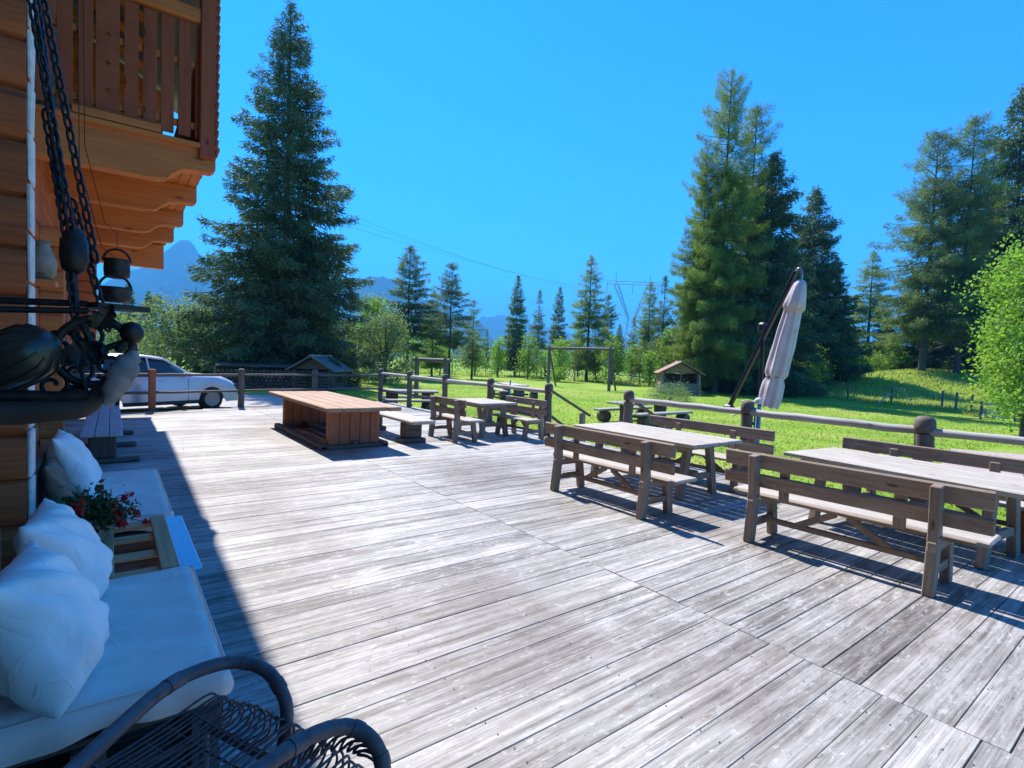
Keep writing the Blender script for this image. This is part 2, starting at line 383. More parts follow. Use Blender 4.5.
patch('parking_lot', M['lot'], [((-9, 16.6), (6, 19.2), (7.5, 23.5), (-9, 23.5))], .03)
# deck: rows of boards running along X, one mesh (planks are the deck's surface pattern)
def build_deck():
    mb = MB(); ids = []
    rr_ = random.Random(21)
    for (xa, xb_, y) in ((-1.6, 3.247, -1.62), (3.253, 8.12, -1.55)):
        while y < 18.7:
            pitch = rr_.uniform(.178, .214) if xa < 0 else rr_.uniform(.186, .212)
            wd = pitch - (rr_.choice((.002, .003, .004, .006)) if xa < 0 else rr_.choice((.004, .006, .008, .010))); yc = y + pitch / 2; x0 = xa
            lim = lambda x: 16.42 + .27 * x
            if yc + .1 > lim(x0): x0 = (yc + .1 - 16.42) / .27
            segs = [(x0, xb_)]
            if rr_.random() < .12 and xb_ - x0 > 3: q = x0 + rr_.uniform(1, 3); segs = [(x0, q - .002), (q + .002, xb_)]
            for (a, b_) in segs:
                if b_ - a < .1: continue
                n0 = len(mb.v)
                mb.box(((a + b_) / 2, yc, -.0225 + rr_.uniform(-.004, 0)), (b_ - a, wd, .045), Matrix.Rotation(rr_.uniform(-.01, .01), 3, 'X') @ Matrix.Rotation(rr_.uniform(-.0004, .0004), 3, 'Z'), bev=.0022)
                ids += [rr_.random()] * (len(mb.v) - n0)
            y += pitch
    o = mb.build('deck', M['deck'])
    at = o.data.attributes.new('board', 'FLOAT', 'POINT'); at.data.foreach_set('value', ids)
    tag(o, kind='structure')
    # joists and skirt below
    mb = MB()
    for x in np.arange(-1.4, 8.0, .8): mb.box((x, 7.4, -.125), (.08, 17.6, .15))
    mb.box((8.13, 8.5, -.13), (.03, 20.0, .2)); 
    a = Vector((-.9, 16.28, -.13)); b_ = Vector((8.1, 18.72, -.13)); mb.bar(a, b_, .03, .2)
    for y in np.arange(0, 18, 2.4): mb.box((7.95, y, -.35), (.12, .12, .5)); mb.box((3.2, min(y, 16), -.35), (.12, .12, .5))
    tag(mb.build('deck_frame', M['darkfurn']), kind='structure')
build_deck()
mb = MB()
for jx in np.arange(-1.0, 8.0, .8):
    y = -1.5
    while y < 7:
        for dy in (.045, .15):
            cx_, cy_ = jx + random.uniform(-.012, .012), y + dy + random.uniform(-.008, .008)
            vs = [(cx_ + .0045 * math.cos(a), cy_ + .0045 * math.sin(a), .0022) for a in np.linspace(0, 2 * math.pi, 7)[:-1]]; mb.add(vs, [tuple(range(6))], vs)
        y += .2
tag(mb.build('deck_screws', M['iron']), kind='structure')
# mountains
def ridge(name, depth, prof, back, seed):
    rg = np.random.default_rng(seed); pxs = np.arange(prof[0][0], prof[-1][0] + .1, 4.0)
    tops = np.interp(pxs, [p[0] for p in prof], [p[1] for p in prof])
    vs = []; rows = 14; n = len(pxs)
    nz = [np.interp(np.arange(n), np.arange(0, n, 3), rg.uniform(-1, 1, len(np.arange(0, n, 3)))) for _ in range(rows + 4)]
    for r in range(rows + 4):
        for i, px in enumerate(pxs):
            if r <= rows:
                k = 1 - r / rows; dd = depth - back * (1 - (1 - k) ** 1.0) * 1.0
                crest = P(px, tops[i] + rg.uniform(-1.2, 1.2), depth); top = crest.z
                hh = (1 - k) ** 1.15 * top; dd = depth - back * k
                dd += nz[r][i] * back * .06 * (1 if r < rows else 0); hh *= (1 + .10 * nz[r][(i * 1) % n] * (1 if 0 < r < rows else 0))
                q = P(px, 384, dd); vs.append((q.x, q.y, hh - 3))
            else:
                k = (r - rows) / 3; q = P(px, 384, depth + back * k * .8); top = P(px, tops[i], depth).z
                vs.append((q.x, q.y, top * (1 - k) - 3))
    fs = [(r * n + i, r * n + i + 1, (r + 1) * n + i + 1, (r + 1) * n + i) for r in range(rows + 3) for i in range(n - 1)]
    me = bpy.data.meshes.new(name); me.from_pydata(vs, [], fs); me.materials.append(M['mountain'])
    o = bpy.data.objects.new(name, me); col.objects.link(o); tag(o, kind='structure')
ridge('mountains', 3600, [(-200, 330), (20, 300), (90, 288), (130, 272), (152, 262), (168, 250), (180, 240), (190, 243), (203, 262), (228, 282), (262, 290), (300, 296), (330, 292), (345, 284), (362, 277), (378, 276), (394, 283), (420, 299), (450, 311), (468, 316), (480, 324), (492, 340), (505, 356)], 1300, 3)
ridge('mountains', 5600, [(440, 345), (462, 325), (480, 317), (500, 315), (520, 320), (560, 331), (600, 336), (660, 343), (760, 352), (900, 360)], 1500, 5)
# ================================================================== THE CHALET
ch = empty('log_chalet', (-.8, 9, 0)); tag(ch, 'orange log chalet with a balcony on stepped beams at the left of the deck', 'house')
def cpart(mb, name, mat, parent=ch):
    o = mb.build(name, mat, parent)
    if parent is ch: o.location = (.8, -9, 0)
    return o
def logwall(x0, y0, x1, y1, z0, z1, th, hgt=.3, mat='log'):
    mb = MB(); z = z0; L = Vector((x1 - x0, y1 - y0, 0)).length; d = Vector((x1 - x0, y1 - y0, 0)).normalized(); n = Vector((-d.y, d.x, 0))
    while z < z1 - .05:
        h_ = hgt * random.uniform(.92, 1.08)
        # hewn log: rounded-front profile swept along the wall
        prof = [(-th / 2, 0), (-th / 2 * .99, h_ * .2), (-th / 2 * .99, h_ * .8), (-th / 2, h_), (th / 2 * .78, h_ * .995), (th / 2 * .97, h_ * .86), (th / 2, h_ * .5), (th / 2 * .97, h_ * .14), (th / 2 * .78, h_ * .005)]
        # mirrored so both sides bulge
        prof = [(-th * .28, 0), (-th * .40, h_ * .06), (-th * .475, h_ * .22), (-th * .5, h_ * .5), (-th * .475, h_ * .78), (-th * .40, h_ * .94), (-th * .28, h_), (th * .28, h_), (th * .40, h_ * .94), (th * .475, h_ * .78), (th * .5, h_ * .5), (th * .475, h_ * .22), (th * .40, h_ * .06), (th * .28, 0)]
        k = max(2, int(L / .8)); off = random.uniform(0, 50); vs = []; lc = []; np_ = len(prof)
        for i in range(k + 1):
            j = random.uniform(-.006, .006)
            for (u, v) in prof:
                p = Vector((x0, y0, z)) + d * (L * i / k) + n * (u * (1 + j * 3)) + Vector((0, 0, v)); vs.append(p); lc.append((L * i / k + off, u + off, v))
        fs = [(i * np_ + a, i * np_ + (a + 1) % np_, (i + 1) * np_ + (a + 1) % np_, (i + 1) * np_ + a) for i in range(k) for a in range(np_)]
        fs += [tuple(range(np_))[::-1], tuple(k * np_ + a for a in range(np_))]
        mb.add(vs, fs, lc); z += h_
    return mb
# main wall along the deck, and the cross walls whose log ends stick out
o = cpart(logwall(-.9, 4.5, -.9, 18.0, 0, 4.5, .2), 'wall', M['log'])
o = cpart(logwall(-.9, 9.3, -.9, 18.0, 4.6, 8.9, .2), 'wall', M['log']); 
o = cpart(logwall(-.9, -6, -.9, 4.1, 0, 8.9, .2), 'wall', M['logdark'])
o = cpart(logwall(-5, 18.1, -.82, 18.1, 0, 8.9, .2), 'wall', M['log'])
o = cpart(logwall(-5, -6, -1.02, -6, 0, 8.9, .2), 'wall', M['log'])
o = cpart(logwall(-5.2, -6, -5.2, 18.2, 0, 8.9, .2), 'wall', M['log'])
st = cpart(logwall(-.80, 4.30, -.40, 4.30, 0, 8.9, .24, .29), 'cross_wall', M['log'])
# pale sawn ends of those logs: a wavy strip of separate end pieces
mb = MB(); z = 0
while z < 8.8:
    mb.box((-.388, 4.30 + random.uniform(-.004, .004), z + .142), (.02, .19 + random.uniform(-.02, .03), .27), bev=.012, jit=.003); z += .29
cpart(mb, 'log_end_trim', M['endgrain'])
cpart(logwall(-.8, 10.0, -.55, 10.0, 0, 3.3, .26), 'cross_wall', M['beam'])
cpart(logwall(-.8, 17.9, -.33, 17.9, 0, 4.0, .26), 'cross_wall', M['log'])
# balcony
bal = empty('balcony', (0, 0, 0)); bal.parent = ch; bal.location = (.8, -9, 0)
def bp(mb, name, mat): return mb.build(name, mat, bal)
XB = 1.2; Y0 = 9.0; Y1 = 18.3; ZF = 4.55
def beam(y, zb, zt, tip, thick=.24):
    pr = [(-.95, zb), (tip - .72, zb), (tip - .60, zb + .035), (tip - .50, zb + .13), (tip - .40, zb + .20), (tip - .22, zb + .23), (tip - .05, zb + .235), (tip, zb + .27), (tip, zt), (-.95, zt)]
    mb = MB(); mb.prism(pr, 1, y - thick / 2, y + thick / 2); return mb
for i, y in enumerate((9.12, 11.3, 13.5, 15.7)):
    bp(beam(y, 4.02, ZF, XB), 'beam', M['beam'])
mb = MB(); mb.box((.1, 18.1, 4.2), (2.1, .24, .66)); bp(mb, 'beam', M['beam'])
mb = MB(); x = -.78
while x < XB - .02: mb.box((x + .07, (Y0 + Y1) / 2, ZF + .03), (.135, Y1 - Y0 + .1, .05)); x += .14
bp(mb, 'floor', M['beam'])
mb = MB(); mb.box((.22, Y0 - .02, ZF + .03), (2.05, .09, .07)); mb.box((.05, Y0 - .03, ZF + .13), (.95, .06, .10)); bp(mb, 'edge_board', M['beam'])
# near-end railing: wide flat boards with gaps, some with pierced diamonds
mb = MB(); x = -.78; i = 0; yb = Y0 + .02
while x < XB - .2:
    wd = .155
    z0, z1 = ZF + .14, ZF + 1.72
    if i == 3:   # the wide middle board with three diamond holes
        wd = .25; cx_ = x + wd / 2
        zs_ = [z0, z0 + .34, z0 + .70, z0 + 1.06, z1]
        for k in range(1, 4):
            zc = zs_[k]; r = .035
            zprev = (zs_[k - 1] if k == 1 else (zs_[k - 1] + zc) / 2); znext = (zc + zs_[k + 1]) / 2 if k < 3 else z1
            for sx in (-1, 1):
                poly = [(cx_, zprev), (cx_ + sx * wd / 2, zprev), (cx_ + sx * wd / 2, znext), (cx_, znext), (cx_, zc + r), (cx_ + sx * r, zc), (cx_, zc - r)]
                mb.prism(poly, 1, yb, yb + .03)
        # close between first hole block start
    elif i == 4:
        cx_ = x + wd / 2
        poly = [(x, z0), (x + wd, z0), (x + wd, z1), (x, z1), (x, z0 + .62), (x + .03, z0 + .52), (x, z0 + .40)]
        mb.prism(poly, 1, yb, yb + .03)
    else:
        mb.box((x + wd / 2, yb + .015, (z0 + z1) / 2), (wd, .03, z1 - z0), bev=.004)
    x += wd + (.05 if i != 2 else .03); i += 1
bp(mb, 'railing', M['rail_brown'])
# side railing, seen edge-on: overlapping boards give the ridged outline
mb = MB(); y = Y0 + .12
while y < Y1:
    mb.box((XB - .02 + random.uniform(-.006, .006), y, ZF + .89), (.04, .17, 1.76), bev=.01); y += .205
bp(mb, 'railing', M['rail_brown'])
mb = MB(); mb.box((XB - .11, Y0 + .0, ZF + 1.02), (.22, .14, 2.3), bev=.02)
for k in range(17): mb.box((XB + .005, Y0 - .02, ZF - .02 + .135 * k), (.045, .12, .11), Matrix.Rotation(.12, 3, 'Y'), bev=.02)
bp(mb, 'corner_post', M['rail_brown'])
w_end = logwall(-1.0, 18.34, 1.12, 18.34, 4.62, 8.8, .12, .28); w_end.prism([(-1.0, 8.82), (1.05, 8.82), (-1.0, 9.95)], 1, 18.28, 18.40); bp(w_end, 'end_screen', M['log'])
for (a, b_) in (((-.8, Y0, ZF + 1.84), (XB - .2, Y0, ZF + 1.84)), ((XB - .05, Y0 + .1, ZF + 1.84), (XB - .05, Y1, ZF + 1.84))):
    mb = MB(); mb.bar(a, b_, .1, .2, bev=.02); bp(mb, 'handrail', M['beam'])
for zz in (.32, 1.18):
    mb = MB(); mb.box((.15, Y0 + .085, ZF + zz), (1.9, .06, .09)); bp(mb, 'rail_batten', M['beam'])
# roof with wide eaves (shades the terrace strip)
mb = MB(); XE = 1.60
for (xa, za, xn, xf, zb_) in ((-3.0, 11.2, 1.30, 1.75, 8.6), (-3.0, 11.2, -7.3, -7.7, 8.6)):
    vs = [Vector(p) for p in ((xa, -6.1, za), (xn, -6.1, zb_), (xf, 19.3, zb_), (xa, 19.3, za))]; vs += [v + Vector((0, 0, .16)) for v in vs]
    mb.add(vs, [(0, 1, 2, 3)[::-1], (4, 5, 6, 7), (0, 1, 5, 4), (1, 2, 6, 5), (2, 3, 7, 6), (3, 0, 4, 7)], [(v.y, v.x, v.z) for v in vs])
cpart(mb, 'roof', M['shingle'])
mb = MB()
for y in np.arange(-5.5, 19, 1.2): mb.bar((-3.0, y, 11.02), (XE - .95, y, 8.93), .12, .18)
cpart(mb, 'rafter', M['beam'])
mb = MB(); mb.prism([(-5.2, 8.9), (-.85, 8.9), (-3.0, 11.0)], 1, 18.0, 18.2); cpart(mb, 'gable', M['log'])
# wall-side details: shutter and small window on the shaded wall
win = MB(); win.box((-.79, 13.6, 1.65), (.06, 1.3, 1.3)); wo_ = cpart(win, 'window', M['logdark'])
g_ = MB(); g_.box((-.757, 13.6, 1.65), (.02, 1.0, 1.0)); g_.build('pane', M['carglass'], wo_)
for s_ in (-1, 1):
    mb = MB(); mb.box((-.77, 13.6 + s_ * .98, 1.65), (.04, .62, 1.3)); cpart(mb, 'shutter', M['rail_brown'])
br = MB(); br.box((-.35, 2.16, 3.06), (1.0, .12, .14)); br.bar((-.8, 2.16, 2.5), (-.4, 2.16, 3.0), .08, .08); cpart(br, 'bracket', M['logdark'])
# ================================================================== DECK RAILING
rl = empty('deck_railing', (7.9, 9, 0)); tag(rl, 'rustic wooden railing along the lawn side of the deck, round posts with knobbed tops', 'railing')
def rp(mb, name, mat): o = mb.build(name, mat, rl); o.location = (-7.9, -9, 0); return o
posts_y = [2.10, 4.36, 6.74, 9.07, 11.38, 13.75, 16.10, 18.48]
def railpost(x, y, top=1.19, r=.085, z0=-.4):
    mb = MB(); n = 9; pts = []; rs = []
    for i in range(n + 1):
        t = i / n; z = z0 + (top - .22 - z0) * t; pts.append((x + random.uniform(-.006, .006), y + random.uniform(-.006, .006), z)); rs.append(r * random.uniform(.93, 1.06))
    mb.tube(pts, rs, 12)
    mb.lathe((x, y, top - .24), [(r * .62, 0), (r * .66, .03), (r * 1.1, .06), (r * 1.18, .12), (r * 1.12, .19), (r * .8, .235), (r * .2, .245)], 14)
    return mb
for i, y in enumerate(posts_y + [-.15]): rp(railpost(7.9, y, 1.2, .095 if i == 0 else .085), 'post', M['post'])
def pole(a, b_, r=.05):
    mb = MB(); a = Vector(a); b_ = Vector(b_); n = 6
    mb.tube([a.lerp(b_, i / n) + Vector((random.uniform(-.006, .006), 0, random.uniform(-.008, .008))) for i in range(n + 1)], [r * random.uniform(.9, 1.1) for _ in range(n + 1)], 10); return mb
for (ya, yb_) in [(-.1, 2.04), (2.16, 4.3), (4.42, 6.68), (9.13, 11.32), (11.44, 13.7), (13.8, 16.05), (16.15, 18.43)]:
    rp(pole((7.9, ya, 1.02), (7.9, yb_, 1.02)), 'rail', M['rail'])
    if ya > 9: rp(pole((7.9, ya, .42), (7.9, yb_, .42), .04), 'rail', M['post'])
for y in (6.74, 9.07):   # stair handrails going down to the lawn
    rp(MB().bar((8.0, y, 1.02), (9.25, y, .42), .07, .05), 'handrail', M['post'])
    rp(MB().bar((8.0, y, .45), (9.1, y, -.2), .07, .05), 'handrail', M['post'])
    rp(MB().box((9.0, y, .06), (.11, .11, .86)), 'post', M['furn'])
mb = MB()
for k in range(2): mb.box((8.34 + .3 * k, 7.9, -.13 - .14 * k), (.3, 2.1, .045))
rp(mb, 'step', M['deck'] if False else M['rail'])
# far end fence of the terrace
fr = empty('terrace_fence', (3, 17, 0)); tag(fr, 'dark two-rail wooden fence between the terrace and the parked silver car', 'fence')
FP = [(-1.3, 16.08), (.84, 16.66), (3.05, 17.27), (5.35, 17.86), (7.9, 18.48)]
for i, (x, y) in enumerate(FP[:-1]):
    mb = MB().box((x, y, .47), (.16, .16, 1.25), bev=.02) if i == 1 else railpost(x, y, 1.13, .085)
    o = mb.build('post', M['bigleg'] if i == 1 else M['post'], fr); o.location = (-3, -17, 0)
for i in range(4):
    for z in (.95, .48):
        a, b_ = FP[i], FP[i + 1]; mb = pole((a[0] + .09, a[1] + .02, z), (b_[0] - .09, b_[1] - .02, z), .035)
        o = mb.build('rail', M['post'], fr); o.location = (-3, -17, 0)
# ================================================================== FURNITURE
def bench(name, L, rails=((.79, .15), (.60, .13)), back=True, hgt=.852):
    """bench along local Y, sitter faces +X, backrest at x=0"""
    root = empty(name); s_ = L / 2; leg = s_ * .68
    mb = MB(); mb.box((.37, 0, .435), (.36, L * .97, .04), bev=.012); mb.build('seat', M['top'], root)
    mb = MB(); mb.box((.155, 0, .43), (.05, L * .9, .035)); mb.build('seat_rail', M['furn'], root)
    for sy in (-1, 1):
        y = sy * leg
        mb = MB(); mb.bar((-.02, y, 0), (.03, y, .47), .075, .105, up=(1, 0, 0)); mb.bar((.03, y, .44), (.0, y, hgt), .075, .10, up=(1, 0, 0)); mb.build('back_post', M['furn'], root)
        mb = MB(); mb.bar((.46, y + sy * .0, 0), (.40, y, .41), .07, .10, up=(1, 0, 0)); mb.build('leg', M['furn'], root)
        mb = MB(); mb.box((.21, y, .375), (.50, .06, .08)); mb.box((.21, y, .18), (.40, .045, .07)); mb.build('cross_piece', M['furn'], root)
    for (z, h_) in rails:
        mb = MB(); mb.box((.075, 0, z), (.038, L, h_), Matrix.Rotation(-.06, 3, 'Y'), bev=.014); mb.build('back_board', M['furn'], root)
    for sy in (-.22, .22):
        mb = MB(); mb.box((.10, sy * L, .62), (.03, .09, .36)); mb.build('back_slat', M['furn'], root)
    mb = MB(); mb.box((.22, 0, .20), (.05, leg * 2 - .05, .05)); mb.build('stretcher', M['furn'], root)
    mb = MB(); mb.bar((.22, -leg * .55, .2), (.22, -.05, .40), .04, .06); mb.bar((.22, leg * .55, .2), (.22, .05, .40), .04, .06); mb.build('brace', M['furn'], root)
    return root
def trestle_table(name, L, W, hgt=.75, inset=.30):
    """table along local Y"""
    root = empty(name)
    mb = MB(); n = 6; x = -W / 2
    for i in range(n):
        wd = W / n; mb.box((x + wd / 2, random.uniform(-.01, .01), hgt - .022), (wd - .010, L, .044), bev=.006); x += wd
    mb.build('tabletop', M['top'], root)
    mb = MB()
    for sx in (-1, 1): mb.box((sx * (W / 2 - .12), 0, hgt - .075), (.045, L * .86, .06))
    mb.build('apron', M['furn'], root)
    for sy in (-1, 1):
        y = sy * (L / 2 - inset)
        for sx in (-1, 1):
            mb = MB(); mb.bar((sx * W * .34, y, 0), (sx * W * .22, y, hgt - .1), .075, .11, up=(1, 0, 0)); mb.build('leg', M['furn'], root)
        mb = MB(); mb.box((0, y, hgt - .085), (W * .8, .07, .08)); mb.box((0, y, .26), (W * .5, .05, .08)); mb.build('cross_piece', M['furn'], root)
    mb = MB(); mb.box((0, 0, .29), (.05, L - 2 * inset, .09)); mb.build('stretcher', M['furn'], root)
    return root
GB = 'weathered benches with plank backs'
b1 = bench('garden_bench', 2.1); b1.location = (4.67, 4.43, 0)
tag(b1, 'weathered plank bench left of the middle table, its back to the open deck', 'bench', GB)
b2 = copy_tree(b1); b2.location = (5.03, 1.95, 0); b2.rotation_euler.z = math.radians(1.5)
tag(b2, 'nearest weathered bench with plank back, right foreground', 'bench', GB)
b3 = bench('garden_bench', 2.1, hgt=.80); b3.location = (7.28, 4.62, 0); b3.rotation_euler.z = math.radians(180)
tag(b3, 'weathered bench between the middle table and the railing by the closed parasol', 'bench', GB)
b4 = copy_tree(b3); b4.location = (7.62, 1.82, 0); b4.rotation_euler.z = math.radians(178)
tag(b4, 'weathered bench behind the nearest table, close to the railing at the right edge', 'bench', GB)
GT = 'weathered plank tables on the deck'
t1 = trestle_table('plank_table', 2.1, 1.08); t1.location = (6.12, 4.76, 0); t1.rotation_euler.z = math.radians(0)
tag(t1, 'weathered grey plank table between the two middle benches', 'table', GT)
t2 = copy_tree(t1); t2.location = (6.62, 1.86, 0); t2.rotation_euler.z = math.radians(-7)
tag(t2, 'nearest weathered grey plank table at the right edge behind the foreground bench', 'table', GT)
t3 = trestle_table('plank_table', 1.35, .98, .75, .2); t3.location = (6.70, 9.95, 0)
tag(t3, 'small square plank table in the far corner between two short benches', 'table', GT)
b5 = bench('garden_bench', 1.45); b5.location = (5.48, 9.55, 0)
tag(b5, 'short plank bench between the small square table and the massive brown table', 'bench', GB)
b6 = copy_tree(b5); b6.location = (7.45, 9.25, 0); b6.rotation_euler.z = math.radians(180)
tag(b6, 'short plank bench against the railing, right of the small square table', 'bench', GB)
# stump beyond the near table
mb = MB(); mb.tube([(7.22, .98, 0), (7.22, .98, .2), (7.2, .98, .4)], [.13, .125, .12], 14); tag(mb.build('log_stump', M['bigleg']), 'reddish log stump on the deck by the railing at the right edge', 'stump')
# big brown table
bt = empty('massive_table', (3.50, 10.85, 0)); tag(bt, 'massive brown plank table on two solid panel legs standing alone mid deck', 'table')
mb = MB(); x = -.66
for i, wd in enumerate((.28, .25, .27, .26, .26)):
    mb.box((x + wd / 2, random.uniform(-.03, .03), .735), (wd - .006, 4.15, .07), bev=.012); x += wd
mb.build('tabletop', M['bigtop'], bt)
for sy in (-1, 1):
    mb = MB(); x = -.47
    for i in range(5): mb.box((x + .094, sy * 1.5, .37), (.184, .16, .60), bev=.015); x += .188
    mb.build('panel_leg', M['bigleg'], bt)
    mb = MB(); mb.box((0, sy * 1.5, .035), (1.25, .30, .07), bev=.015); mb.build('foot', M['darkfurn'], bt)
for sx in (-.56, .0, .56):
    mb = MB(); mb.box((sx, 0, .09 if sx == 0 else .05), (.12, 3.3, .09), bev=.015); mb.build('skid', M['darkfurn'], bt)
mb = MB(); mb.box((0, 0, .66), (.14, 3.0, .08)); mb.build('stretcher', M['bigleg'], bt)
# backless bench beside it
pb = empty('slab_bench', (4.72, 10.45, 0)); tag(pb, 'thick backless slab bench on pedestal feet beside the massive brown table', 'bench')
mb = MB(); mb.box((0, 0, .44), (.50, 3.0, .065), bev=.02); mb.build('seat', M['top'], pb)
for sy in (-1, 1):
    mb = MB(); mb.box((0, sy * .95, .25), (.36, .28, .31), bev=.03); mb.build('leg', M['darkfurn'], pb)
    mb = MB(); mb.box((0, sy * .95, .045), (.52, .34, .09), bev=.02); mb.build('foot', M['darkfurn'], pb)
# log bench with slab legs on the shaded strip
fb = empty('shaded_bench', (-.10, 10.9, 0)); tag(fb, 'long low plank bench in the chalet shade beyond the sofa', 'bench')
mb = MB()
for i in range(3): mb.box((-.16 + .155 * i, 0, .47), (.15, 4.0, .05), bev=.01)
mb.build('seat', M['bluegrey'], fb)
for sy in (-1.45, .0, 1.45):
    mb = MB(); mb.box((0, sy, .26), (.32, .14, .37), bev=.02); mb.build('leg', M['darkfurn'], fb)
    mb = MB(); mb.box((.08, sy, .035), (.72, .16, .07), bev=.02); mb.build('foot', M['darkfurn'], fb)
# ================================================================== LOUNGE
def clothmat(name, c, sc=1.0):
    m, t, b, o = newmat(name); L = t.links.new
    tc = N(t, 'ShaderNodeTexCoord'); n = N(t, 'ShaderNodeTexNoise', Scale=5.0, Detail=4.0); L(tc.outputs['Object'], n.inputs['Vector'])
    L(ramp(t, n.outputs[0], [(.3, tuple(a * .88 for a in c)), (.7, c)]), b.inputs['Base Color']); b.inputs['Roughness'].default_value = .95; b.inputs['Specular IOR Level'].default_value = .15
    b.inputs['Sheen Weight'].default_value = .2
    mp = N(t, 'ShaderNodeMapping'); mp.inputs['Scale'].default_value = (3.5 * sc, 9 * sc, 3.5 * sc); mp.inputs['Rotation'].default_value = (0, 0, .35); L(tc.outputs['Object'], mp.inputs[0])
    w1 = N(t, 'ShaderNodeTexNoise', Scale=1.3, Detail=3.0, Roughness=.45, Distortion=.5); L(mp.outputs[0], w1.inputs['Vector'])
    r1 = ramp(t, w1.outputs[0], [(.38, (0, 0, 0)), (.47, (1, 1, 1)), (.53, (.55, .55, .55)), (.66, (.9, .9, .9))])
    w2 = N(t, 'ShaderNodeTexNoise', Scale=420.0, Detail=1.0); L(tc.outputs['Object'], w2.inputs['Vector'])
    b1_ = N(t, 'ShaderNodeBump', Strength=.32, Distance=.012); L(r1, b1_.inputs['Height'])
    b2_ = N(t, 'ShaderNodeBump', Strength=.3, Distance=.001); L(w2.outputs[0], b2_.inputs['Height']); L(b1_.outputs[0], b2_.inputs['Normal']); L(b2_.outputs[0], b.inputs['Normal'])
    return m
M['cushion'] = clothmat('off_white_cover', (.80, .74, .68), .8); M['pillow'] = clothmat('white_cotton', (.90, .86, .82)); M['pillow_brown'] = clothmat('brown_cotton', (.25, .15, .10))
def slab_cushion(x0, x1, y0, y1, z0, z1, wr=.006, seed=0):
    """soft mattress with rounded edges and slight folds"""
    rg = random.Random(seed); nx_, ny_ = 26, 34; r = .03
    mb = MB(); ph = [rg.uniform(0, 6) for _ in range(6)]
    def top(u, v):
        x = x0 + (x1 - x0) * u; y = y0 + (y1 - y0) * v
        e = min(u * (x1 - x0), (1 - u) * (x1 - x0), v * (y1 - y0), (1 - v) * (y1 - y0))
        drop = 0 if e > r else r * (1 - math.sqrt(max(0, 1 - ((r - e) / r) ** 2))) 
        fold = wr * (math.sin(y * 19 + x * 5 + ph[0] + .8 * math.sin(x * 6)) ** 3 * .6 + math.sin(y * 37 + ph[1] + 1.5 * math.sin(x * 9)) ** 5 * .4) * min(1, e / .08)
        return Vector((x, y, z1 - drop + fold))
    vs = [top(i / nx_, j / ny_) for i in range(nx_ + 1) for j in range(ny_ + 1)]
    fs = [(i * (ny_ + 1) + j, (i + 1) * (ny_ + 1) + j, (i + 1) * (ny_ + 1) + j + 1, i * (ny_ + 1) + j + 1) for i in range(nx_) for j in range(ny_)]
    # skirt
    ring = [(i, 0) for i in range(nx_)] + [(nx_, j) for j in range(ny_)] + [(i, ny_) for i in range(nx_, 0, -1)] + [(0, j) for j in range(ny_, 0, -1)]
    base = len(vs); rows = 5; m = len(ring)
    for k in range(1, rows + 1):
        for q, (i, j) in enumerate(ring):
            p = top(i / nx_, j / ny_); t = k / rows
            nxd = (1 if i == nx_ else (-1 if i == 0 else 0)); nyd = (1 if j == ny_ else (-1 if j == 0 else 0))
            wv = .010 * math.sin(q * .9 + ph[2]) * t + .012 * math.sin(t * 3.1)
            z = (z1 - r) * (1 - t) + (z0 + .015 * math.sin(q * .45 + ph[3])) * t
            vs.append(Vector((p.x + nxd * wv, p.y + nyd * wv, z)))
    for k in range(rows):
        for q in range(m):
            q2 = (q + 1) % m
            a = (ring[q][0] * (ny_ + 1) + ring[q][1]) if k == 0 else base + (k - 1) * m + q
            b_ = (ring[q2][0] * (ny_ + 1) + ring[q2][1]) if k == 0 else base + (k - 1) * m + q2
            fs.append((a, base + k * m + q, base + k * m + q2, b_))
    mb.add(vs, fs, vs, True); return mb
def pallet_mb(cx_, cy_, wx, wy, z0, h_=.14, mat=None):
    mb = MB(); n = 5
    for i in range(n):
        mb.box((cx_, cy_ - wy / 2 + (i + .5) * wy / n, z0 + h_ - .011), (wx, wy / n * .68, .022), bev=.003)
    for sx in (-1, 0, 1):
        mb.box((cx_ + sx * (wx / 2 - .05), cy_, z0 + h_ - .033), (.1, wy, .022), bev=.003)
        for sy in (-1, 0, 1): mb.box((cx_ + sx * (wx / 2 - .05), cy_ + sy * (wy / 2 - .07), z0 + .065), (.1, .14, .078), bev=.003)
        mb.box((cx_ + sx * (wx / 2 - .05), cy_, z0 + .012), (.1, wy, .022), bev=.003)
    return mb
def sofa(y0, y1, label, seed):
    root = empty('pallet_sofa', (0, (y0 + y1) / 2, 0)); tag(root, label, 'sofa', 'pallet sofas along the chalet wall'); yc = (y0 + y1) / 2
    for k in range(2): pallet_mb(-.06, 0, .82, (y1 - y0) * .96, .145 * k).build('pallet', M['darkfurn'], root)
    o = slab_cushion(-.46, .375, y0 - yc, y1 - yc, .325, .45, .02, seed).build('seat_cushion', M['cushion'], root)
    zz = .444; pp = [(-.45, y0 - yc + .01, zz), (.368, y0 - yc + .008, zz), (.371, y1 - yc - .008, zz), (-.45, y1 - yc - .01, zz)]; q = []
    for i in range(4):
        for k in range(12): t = k / 12; a_ = Vector(pp[i]); b__ = Vector(pp[(i + 1) % 4]); q.append(a_.lerp(b__, t) + Vector((0, 0, random.uniform(-.002, .002) - .006)))
    MB().tube(q, .0055, 6, closed=True).build('piping', M['cushion'], o)
    mb = MB(); mb.box((-.44, 0, .55), (.04, (y1 - y0) * .98, .48)); mb.build('back_panel', M['darkfurn'], root)
    return root
sofa(2.26, 3.46, 'near pallet sofa with off-white seat cushion, beside the rattan chair', 1)
sofa(4.68, 6.45, 'far pallet sofa with off-white seat cushion, beyond the slatted pallet table', 2)
